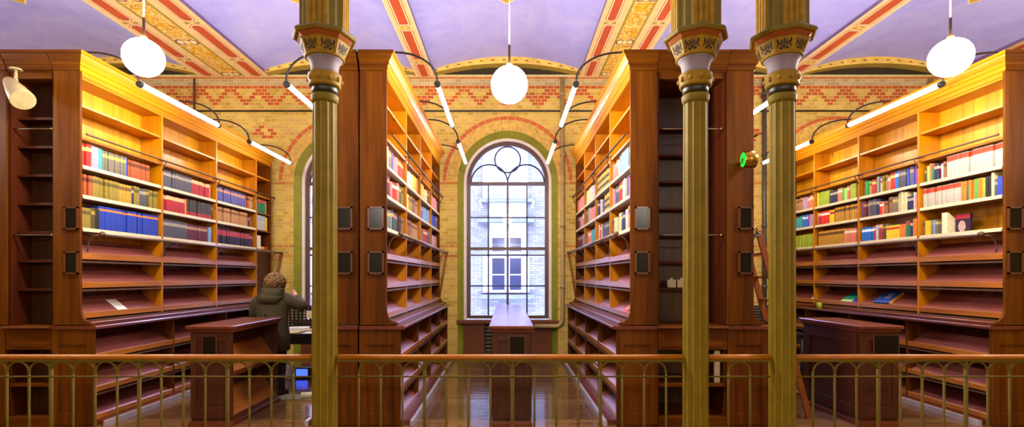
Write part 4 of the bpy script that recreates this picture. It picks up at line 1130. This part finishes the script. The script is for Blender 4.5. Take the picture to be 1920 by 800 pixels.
# reading tables behind the columns
def table(x0, x1, y0, y1, label, seed):
    r = thing('reading_table', label, 'table', ((x0 + x1) / 2, (y0 + y1) / 2, 0))
    mb = MB(); mb.box(x0, x1, y0, y1, .72, .755); build('tabletop', mb, M['black'], r, bevel=.004)
    for a in (x0 + .05, x1 - .05):
        for b in (y0 + .05, y1 - .05):
            mb = MB(); mb.tube([(a, b, 0), (a, b, .72)], .025, 8); build('leg', mb, M['black'], r)
    mb = MB(); mb.box(x0 + .08, x1 - .08, y0 + .02, y0 + .04, .6, .715); build('apron', mb, M['black'], r)
    # perforated screen at the back
    mb = MB(); nx, nz = 22, 8; W_ = x1 - x0; dx, dz = W_ / nx, .36 / nz; yb = y1 - .03
    for i in range(nx + 1): mb.box(x0 + i * dx - dx * .27, x0 + i * dx + dx * .27, yb, yb + .012, .76, 1.12)
    for j in range(nz + 1): mb.box(x0, x1, yb + .001, yb + .011, .76 + j * dz - dz * .27, .76 + j * dz + dz * .27)
    build('perforated_grille', mb, M['black'], r)
    return r
table(-3.62, -2.2, 7.45, 8.2, 'black reading table with a perforated screen between the woman and the single column', 1)
table(3.75, 4.45, 7.5, 8.2, 'black reading table with a perforated screen behind the second of the paired columns', 2)
rr = random.Random(5)
def sheet(name, label, cat, x, y, z, w, d, h, rot, mat):
    c, s_ = math.cos(rot), math.sin(rot)
    mb = MB(); mb.prism([(x + a * c - b * s_, y + a * s_ + b * c) for a, b in ((-w / 2, -d / 2), (w / 2, -d / 2), (w / 2, d / 2), (-w / 2, d / 2))], 'z', z, z + h)
    return single(name, label, cat, mb, mat, (x, y, z))
sheet('open_book', 'thick cream volume lying at the back of the black reading table by the woman', 'book', -3.25, 7.96, .756, .3, .2, .05, .3, M['paper'])
sheet('newspaper', 'folded yellowish newspaper lying on the black reading table beside the woman', 'newspaper', -3.26, 7.6, .756, .34, .24, .014, -.15, plain('yellowed newsprint', '#c8b46c', .8))
sheet('paper_pile', 'slanted pale paper pile on the black reading table nearest the single column', 'papers', -2.92, 7.82, .756, .32, .22, .035, .4, M['strip'])
sheet('magazine', 'thin grey magazine under the papers at the front of the black reading table', 'magazine', -2.88, 7.56, .756, .28, .2, .01, .1, M['paper'])
xx, yy, zz = px(572, 588, 8.14)
mb = MB(); mb.box(-2.93 + .0, -2.78, 8.14, 8.152, .92, 1.04)
mb = MB(); x0_ = px(574, 0, 8.13)[0]; mb.box(x0_, x0_ + .16, 8.135, 8.15, .93, 1.05); single('sign_card', 'small beige sign card fixed to the perforated screen by the single column', 'sign', mb, M['strip'], (x0_, 8.14, .93))
x0_, _, z0_ = px(532, 709, 8.0); mb = MB(); mb.box(x0_, x0_ + .16, 7.9, 8.05, 0, .2); single('white_box', 'small white box on the floor under the reading table near the woman', 'box', mb, M['paper'], (x0_, 8, 0), bevel=.01)
x0_, _, z0_ = px(556, 709, 8.0); t = thing('floor_screen', 'small dark device with a blue lit screen under the reading table', 'device', (x0_, 7.98, 0))
mb = MB(); mb.box(x0_, x0_ + .24, 7.94, 8.05, 0, .17); build('body', mb, M['black'], t, bevel=.006)
mb = MB(); mb.box(x0_ + .02, x0_ + .2, 7.932, 7.939, .03, .15); build('lit_screen', mb, M['screen_blue'], t)
x0_, y0_, _ = px(575, 735, 6.65); mb = MB(); mb.tube([(x0_ - .06, 6.62, .045), (x0_ + .16, 6.68, .045)], .042, 12); single('paper_roll', 'cream roll lying on the floor beside the single column', 'roll', mb, M['strip'], (x0_, 6.65, 0))
sheet('floor_mat', 'pale flat sheet lying on the floor beside the boots of the woman', 'mat', -2.75, 6.72, .001, .75, .3, .006, .02, plain('pale floor sheet', '#8a8068', .7))

# leaning ladder in the right aisle
t = thing('ladder', 'brown wooden ladder leaning on the pole behind the second of the paired columns', 'ladder', (3.39, 6.0, 0))
top, bot = Vector((2.84, 0, 2.12)), Vector((3.42, 0, .0))
for y in (5.72, 6.10):
    mb = MB(); d = (top - bot).normalized(); sd_ = Vector((d.z, 0, -d.x)) * .035
    mb.prism([((bot + sd_).x, 0), ((top + sd_).x, top.z), ((top - sd_).x, top.z), ((bot - sd_).x, 0)], 'y', y - .014, y + .014); build('stile', mb, M['ladder'], t, bevel=.003)
for k in range(1, 8):
    p = bot + (top - bot) * (k / 8); mb = MB(); mb.box(p.x - .035, p.x + .035, 5.735, 6.085, p.z - .012, p.z + .012); build('rung', mb, M['ladder'], t)
mb = MB(); mb.tube([(top.x, 5.72, top.z - .02), (top.x - .02, 5.72, top.z + .03), (2.80, 5.72, 2.135), (2.772, 5.72, 2.112)], .008, 6); build('hook', mb, M['bronze'], t)

# ------------------------------------------------------------------ small things on the display shelves
def on_slope(name, label, cat, s, Xf, y, z, w, h, th, mats, deco=None, base_d=.014, skew=0.0, lean=.2 / .253):
    """a cover lying on a sloped shelf; w along Y, h up the slope"""
    L = math.hypot(1, lean); ux, uz = 1 / L, lean / L      # up the slope
    base_d = .022 + th * .75; z = K3 + (base_d - .012) * .79 + .004
    def P(a, b, k): # a along y, b up slope, k thickness
        d = base_d + b * ux - k * uz; q = z + b * uz + k * ux
        return (Xf - s * d, y + a + skew * b, q)
    mb = MB()
    def slab(a0, a1, b0, b1, k0, k1, mi):
        vs = [P(a, b, k) for k in (k0, k1) for b in (b0, b1) for a in (a0, a1)]
        mb.add(vs, [(0, 2, 3, 1), (4, 5, 7, 6), (0, 1, 5, 4), (2, 6, 7, 3), (0, 4, 6, 2), (1, 3, 7, 5)], mi)
    slab(-w / 2, w / 2, 0, h, .002, th, 0)
    if deco: deco(slab, w, h, th)
    return single(name, label, cat, mb, mats, P(0, 0, 0))
K3 = 1.175
on_slope('leaflet', 'white printed leaflet leaning on the lowest display shelf of the left bookcase', 'leaflet', 1, XFL, 6.08, K3 + .004, .15, .21, .005, [M['paper'], bmat('#b8b4ac')], lambda S, w, h, t: [S(-w * .35, w * .35, h * (.2 + .09 * i), h * (.22 + .09 * i), t, t + .0004, 1) for i in range(8)])
yb_ = 7.87
on_slope('magazine', 'green and teal magazine leaning on the lowest display shelf of the right bookcase', 'magazine', -1, XFR, 8.02, K3 + .004, .26, .25, .008, [bmat('#1c8a6c'), bmat('#28a894'), bmat('#a8d888')], lambda S, w, h, t: [S(-w / 2, w / 2, h * .28, h * .62, t, t + .0005, 1), S(-w / 2, w / 2, 0, h * .28, t, t + .0005, 2)])
on_slope('magazine', 'dark blue and violet magazine leaning beside the green one on the right bookcase', 'magazine', -1, XFR, 7.80, K3 + .004, .15, .21, .008, [bmat('#1c1c90'), bmat('#5038c0')], lambda S, w, h, t: [S(-w / 2, w / 2, 0, h * .42, t, t + .0005, 1)])
def blue_deco(S, w, h, t):
    # the white title lettering of the cover, set sideways
    for i, segs in enumerate((((0, 1, 0, .2), (0, 1, .8, 1), (.8, 1, 0, 1), (0, .2, .0, 1)), ((0, 1, .4, .6), (.8, 1, 0, 1), (0, .2, .0, .5)), ((0, 1, 0, .2), (0, 1, .8, 1), (0, .2, 0, 1)), ((0, 1, .4, .6), (0, .2, .5, 1), (.8, 1, 0, .5)))):
        for a0, a1, b0, b1 in segs: S(w * (.08 - .30 * a0 + .0), w * (.08 - .30 * a1), h * (.38 + .12 * i + .1 * b0), h * (.38 + .12 * i + .1 * b1), t, t + .0006, 1)
    S(-w / 2 - .03, -w / 2 - .002, 0, h, .003, t - .002, 2)
on_slope('picture_book', 'blue book with white title lettering and yellow edge on the right bookcase display shelf', 'book', -1, XFR, 7.27, K3 + .004, .3, .25, .03, [bmat('#2450a8'), M['paper'], bmat('#d89820')], blue_deco)
on_slope('leaflet', 'white folded leaflet leaning beside the green mug on the right bookcase', 'leaflet', -1, XFR, 8.9, K3 + .004, .12, .16, .005, [M['paper']])
def red_deco(S, w, h, t):
    S(-w * .4, w * .4, h * .55, h * .85, t, t + .0005, 1); S(-w * .3, w * .35, h * .15, h * .45, t, t + .0005, 2)
on_slope('magazine', 'red and white magazine on the lowest display shelf right of the long desk', 'magazine', -1, XFE, 5.82, K3 + .004, .22, .26, .01, [bmat('#c02818'), M['paper'], bmat('#d8a040')], red_deco)
on_slope('leaflet', 'white leaflet beside the red magazine on the shelf right of the long desk', 'leaflet', -1, XFE, 5.58, K3 + .004, .14, .2, .006, [M['paper']])
# green mug on the ledge of the right bookcase
x, y, z = px(1533, 0, 8.45)[0], 8.45, 1.0735; x = XFR - .15
t = thing('mug', 'yellow green mug standing on the ledge of the right bookcase', 'mug', (x, 8.4, z)); mg = plain('lime glaze', '#98a018', .25)
mb = MB(); mb.lathe([(.036, z), (.04, z + .004), (.042, z + .095), (.038, z + .095), (.036, z + .01)], x, 8.4, 24); build('cup', mb, mg, t)
mb = MB(); mb.tube([(x - .0, 8.4 + .042 + .03 * math.sin(PI * i / 8), z + .048 + .03 * math.cos(PI * i / 8)) for i in range(9)], .006, 8); build('handle', mb, mg, t)
# things in the farthest bay of the left bookcase
mb = MB(); mb.box(XFL - .2, XFL - .03, 9.29, 9.47, 2.1108, 2.36); single('box_file', 'white box file standing in the farthest bay of the left bookcase', 'box file', mb, [M['paper']], (XFL - .1, 9.35, 2.111), bevel=.005)
mb = MB(); mb.box(XFL - .15, XFL - .02, 9.49, 9.58, 2.1108, 2.16); single('card_box', 'small yellow card box beside the white box file on the left bookcase', 'box', mb, [bmat('#e0c050')], (XFL - .1, 9.53, 2.111), bevel=.003)
mb = MB(); mb.box(XFL - .15, XFL - .02, 9.6, 9.72, 2.1108, 2.165); single('card_box', 'small red card box beside the yellow one on the left bookcase', 'box', mb, [bmat('#b83018')], (XFL - .1, 9.64, 2.111), bevel=.003)
# slanted magazine file and face-out book on the right bookcase
z = BOOK_Z[2] + .0008
mb = MB(); y_ = 6.22
mb.prism([(XFR + .03, z), (XFR + .03, z + .27), (XFR + .05, z + .27), (XFR + .2, z + .15), (XFR + .2, z)], 'y', y_ - .045, y_ + .03); mf = single('magazine_file', 'cream slant-cut magazine file on the bottom row of the right bookcase', 'magazine file', mb, [bmat('#e8dcb0')], (XFR + .1, y_, z), bevel=.004)
mb = MB(); mb.box(XFR + .12, XFR + .145, y_ - .26, y_ - .06, z, z + .24, 0); mb.box(XFR + .118, XFR + .12, y_ - .258, y_ - .062, z + .18, z + .232, 1)
mb.add([(XFR + .1185, y_ - .15 + .05 * math.cos(2 * PI * i / 16), z + .09 + .07 * math.sin(2 * PI * i / 16)) for i in range(16)], [tuple(range(16))], 2)
single('picture_book', 'dark book with red title and pale portrait shown face-out beside the cream file', 'book', mb, [bmat('#342038'), bmat('#c02848'), bmat('#c8a8a0')], (XFR + .13, y_ - .15, z))
# cards in the dark niche, papers in its open base
for x_, lb in ((px(1260, 0, 5.85)[0], 'white index card on a shelf of the dark niche, first of two'), (px(1279, 0, 5.85)[0], 'white index card on a shelf of the dark niche, beside the second column')):
    mb = MB(); mb.prism([(x_ - .05, 1.075), (x_ + .05, 1.075), (x_ + .05, 1.165), (x_ + .02, 1.165), (x_ + .015, 1.185), (x_ - .015, 1.185), (x_ - .02, 1.165), (x_ - .05, 1.165)], 'y', 5.86, 5.868)
    for i, p in enumerate(mb.v): mb.v[i] = (p[0], p[1], p[2] + .195 + .2035)
    single('index_card', lb, 'card', mb, [M['strip']], (x_, 5.865, 1.4735))
x_ = px(1345, 0, 5.5)[0]; mb = MB(); mb.box(x_ - .03, x_ + .03, 5.5, 5.53, .4505, .80); single('binder', 'cream binder in the open base of the dark niche between the paired columns', 'binder', mb, [M['strip']], (x_, 5.5, .451), bevel=.003)
mb = MB(); mb.box(px(120, 0, 5.4)[0], px(150, 0, 5.4)[0], 5.39, 5.4, 0, .1)
# ------------------------------------------------------------------ the reader in the left aisle
def skin_body(name, joints, bones, parent, mat, root=0, sub=2):
    o_ = ORG[parent.name]
    me = bpy.data.meshes.new(name)
    me.from_pydata([(p[0] - o_[0], p[1] - o_[1], p[2] - o_[2]) for p, r in joints], bones, [])
    me.materials.append(mat)
    o = bpy.data.objects.new(name, me); COL.objects.link(o); o.parent = parent; ORG[o.name] = o_
    md = o.modifiers.new('Skin', 'SKIN'); md.use_smooth_shade = True
    for i, (p, r) in enumerate(joints):
        rr = r if isinstance(r, tuple) else (r, r)
        me.skin_vertices[0].data[i].radius = rr; me.skin_vertices[0].data[i].use_root = (i == root)
    s = o.modifiers.new('Subdivision', 'SUBSURF'); s.levels = sub; s.render_levels = sub
    return o
PX_, PY_ = -3.17, 6.85
w = thing('person', 'person with curly hair and dark olive hooded coat standing by the reading table', 'person', (PX_, PY_, 0))
J = [((PX_, PY_, .86), .13), ((PX_, PY_ + .01, 1.08), .11), ((PX_, PY_ + .02, 1.27), (.13, .1)), ((PX_ + .01, PY_ + .03, 1.4), .05), ((PX_ + .02, PY_ + .05, 1.49), (.075, .09)), ((PX_ + .02, PY_ + .05, 1.58), (.07, .085)),
     ((PX_ - .09, PY_, .8), .1), ((PX_ - .1, PY_ + .02, .46), .065), ((PX_ - .1, PY_ - .02, .1), .045), ((PX_ - .11, PY_ + .1, .04), .04),
     ((PX_ + .09, PY_, .8), .1), ((PX_ + .1, PY_ + .03, .46), .065), ((PX_ + .11, PY_, .1), .045), ((PX_ + .14, PY_ + .12, .04), .04),
     ((PX_ - .17, PY_ + .02, 1.29), .06), ((PX_ - .25, PY_ + .05, 1.07), .045), ((PX_ - .1, PY_ + .25, 1.17), .032), ((PX_ - .05, PY_ + .31, 1.21), (.04, .02)),
     ((PX_ + .18, PY_ + .03, 1.3), .06), ((PX_ + .37, PY_ + .1, 1.19), .042), ((PX_ + .235, PY_ + .22, 1.315), .03), ((PX_ + .2, PY_ + .25, 1.355), (.036, .02))]
Bn = [(0, 1), (1, 2), (2, 3), (3, 4), (4, 5), (0, 6), (6, 7), (7, 8), (8, 9), (0, 10), (10, 11), (11, 12), (12, 13), (2, 14), (14, 15), (15, 16), (16, 17), (2, 18), (18, 19), (19, 20), (20, 21)]
def fingers(i, dirv, side, up):
    p, _ = J[i]; p = Vector(p); dv = Vector(dirv).normalized(); sv = Vector(side).normalized(); uv = Vector(up).normalized()
    for k, (off, ln) in enumerate(((-.026, .052), (-.009, .062), (.009, .06), (.026, .046))):
        a = p + sv * off + dv * .03; b = a + dv * ln * .5 + uv * .006; c_ = b + dv * ln * .35 - uv * .022
        n0 = len(J); J.extend([(tuple(a), .0095), (tuple(b), .0085), (tuple(c_), .007)]); Bn.extend([(i, n0), (n0, n0 + 1), (n0 + 1, n0 + 2)])
    a = p - sv * .035 - dv * .005; b = a - sv * .015 + dv * .035; n0 = len(J)
    J.extend([(tuple(a), .011), (tuple(b), .0085)]); Bn.extend([(i, n0), (n0, n0 + 1)])
fingers(21, (-.45, .25, .6), (.6, .5, .2), (.2, -.9, .3)); fingers(17, (.6, .5, .3), (.3, -.4, .8), (0, 0, 1))
skin_body('body', J, Bn, w, M['skin'])
# coat with sleeves
mb = MB()
mb.loft([(PX_ + .01, PY_, .60, .205, .165), (PX_ + .01, PY_, .62, .222, .18), (PX_ + .01, PY_, .8, .222, .175), (PX_, PY_ + .005, .98, .205, .16), (PX_, PY_ + .01, 1.1, .208, .155), (PX_, PY_ + .015, 1.22, .22, .15), (PX_, PY_ + .02, 1.3, .205, .135), (PX_, PY_ + .025, 1.36, .15, .11), (PX_ + .01, PY_ + .03, 1.42, .09, .085)], 28, wob=.018)
def sleeve(pts, rs):
    P2, R2 = [], []
    for i in range(len(pts) - 1):
        for k in range(5):
            t = k / 5; P2.append(Vector(pts[i]).lerp(Vector(pts[i + 1]), t)); R2.append((rs[i] + (rs[i + 1] - rs[i]) * t) * (1 + .05 * ((k % 2) * 2 - 1)))
    P2.append(Vector(pts[-1])); R2.append(rs[-1])
    mb.tube(P2, R2, 14)
sleeve([(PX_ - .13, PY_ + .02, 1.30), (PX_ - .21, PY_ + .02, 1.24), (PX_ - .27, PY_ + .05, 1.06), (PX_ - .2, PY_ + .16, 1.1), (PX_ - .11, PY_ + .25, 1.165)], [.088, .09, .072, .066, .05])
sleeve([(PX_ + .12, PY_ + .02, 1.32), (PX_ + .2, PY_ + .03, 1.28), (PX_ + .375, PY_ + .1, 1.185), (PX_ + .3, PY_ + .17, 1.255), (PX_ + .24, PY_ + .215, 1.31)], [.085, .088, .07, .062, .048])
build('coat', mb, M['coat'], w)
mb = MB()   # hood lying on the shoulders
hd = [(PX_, PY_ - .075, 1.215, .05, .03), (PX_, PY_ - .085, 1.235, .11, .06), (PX_, PY_ - .085, 1.27, .145, .085), (PX_, PY_ - .065, 1.305, .165, .115), (PX_, PY_ - .045, 1.335, .185, .13), (PX_, PY_ - .03, 1.355, .165, .122), (PX_, PY_ - .03, 1.375, .18, .132), (PX_ + .005, PY_ - .015, 1.4, .155, .12), (PX_ + .005, PY_ - .01, 1.42, .162, .125), (PX_ + .01, PY_, 1.445, .135, .11), (PX_ + .01, PY_ + .01, 1.465, .11, .09)]
mb.loft(hd, 26, wob=.035)
build('hood', mb, M['coat'], w)
mb = MB()
hr = random.Random(3)
hc = (PX_ + .02, PY_ + .03, 1.53)
mb.ball(hc, .118, .12, .112, 40, 28, fn=lambda d: 1 + .13 * math.sin(11 * d.x + 3) * math.sin(12 * d.z) + .09 * math.sin(17 * d.y + 6 * d.x))
for k in range(230):
    a, t = hr.uniform(0, 2 * PI), math.acos(hr.uniform(-.75, 1))
    d = Vector((math.sin(t) * math.cos(a), math.sin(t) * math.sin(a), math.cos(t)))
    if d.y > .55 and d.z < .45: continue
    c = Vector(hc) + Vector((d.x * .112, d.y * .115, d.z * .108)); tn_ = d.orthogonal().normalized(); bn = d.cross(tn_)
    rad = hr.uniform(.016, .032); ph = hr.uniform(0, 6)
    mb.tube([c + d * (.012 + .014 * (i / 7)) + tn_ * rad * math.cos(ph + i) + bn * rad * math.sin(ph + i) - Vector((0, 0, .003 * i)) for i in range(8)], .008, 5)
build('hair', mb, M['fur'], w)
for sx, fx_, fy_ in ((-1, -.1, -.02), (1, .11, 0)):
    mb = MB(); mb.tube([(PX_ + sx * .09, PY_, .82), (PX_ + sx * .1, PY_ + .025, .46), (PX_ + fx_, PY_ + fy_, .2)], [.105, .078, .062], 14); build('trouser_leg', mb, M['trouser'], w)
    mb = MB(); x_, y_ = PX_ + fx_, PY_ + fy_
    mb.tube([(x_, y_, .3), (x_, y_, .16), (x_, y_ + .005, .07)], [.066, .06, .058], 14)
    mb.loft([(x_ + .012, y_ + .06, 0.002, .05, .135), (x_ + .012, y_ + .06, .03, .052, .138), (x_ + .01, y_ + .05, .06, .046, .12), (x_ + .005, y_ + .02, .1, .04, .07)], 18); build('boot', mb, M['trouser'], w)
mb = MB(); mb.tube([(PX_ - .1, PY_ - .15, .95), (PX_ - .06, PY_ - .163, 1.04), (PX_ - .02, PY_ - .16, 1.12)], .012, 6, flat=.5); build('bag_strap', mb, plain('tan strap leather', '#5a4420', .6), w)
# ------------------------------------------------------------------ camera, sky, view
cd = bpy.data.cameras.new('camera'); cam = bpy.data.objects.new('camera', cd); COL.objects.link(cam)
cam.location = (0, 0, CAM_Z); cam.rotation_euler = (PI / 2, 0, 0)
cd.sensor_width = 36; cd.sensor_fit = 'HORIZONTAL'; cd.lens = 36 * FPX / 1920
cd.shift_x = (960 - U0) / 1920; cd.shift_y = (V0 - 400) / 1920
cd.clip_start = .05; cd.clip_end = 200
bpy.context.scene.camera = cam
wd = bpy.data.worlds.new('overcast sky'); bpy.context.scene.world = wd; wd.use_nodes = True
bg = wd.node_tree.nodes.get('Background') or wd.node_tree.nodes.new('ShaderNodeBackground')
bg.inputs[0].default_value = SKY[0] + (1,); bg.inputs[1].default_value = SKY[1]
sc = bpy.context.scene
sc.view_settings.view_transform = 'Standard'; sc.view_settings.look = 'None'; sc.view_settings.gamma = 1; sc.view_settings.use_curve_mapping = False
sc.view_settings.exposure = EXPOSURE
sc.cycles.use_denoising = True
sc.cycles.max_bounces = 8; sc.cycles.diffuse_bounces = 5; sc.cycles.glossy_bounces = 3; sc.cycles.transparent_max_bounces = 8
sc.cycles.sample_clamp_indirect = 8
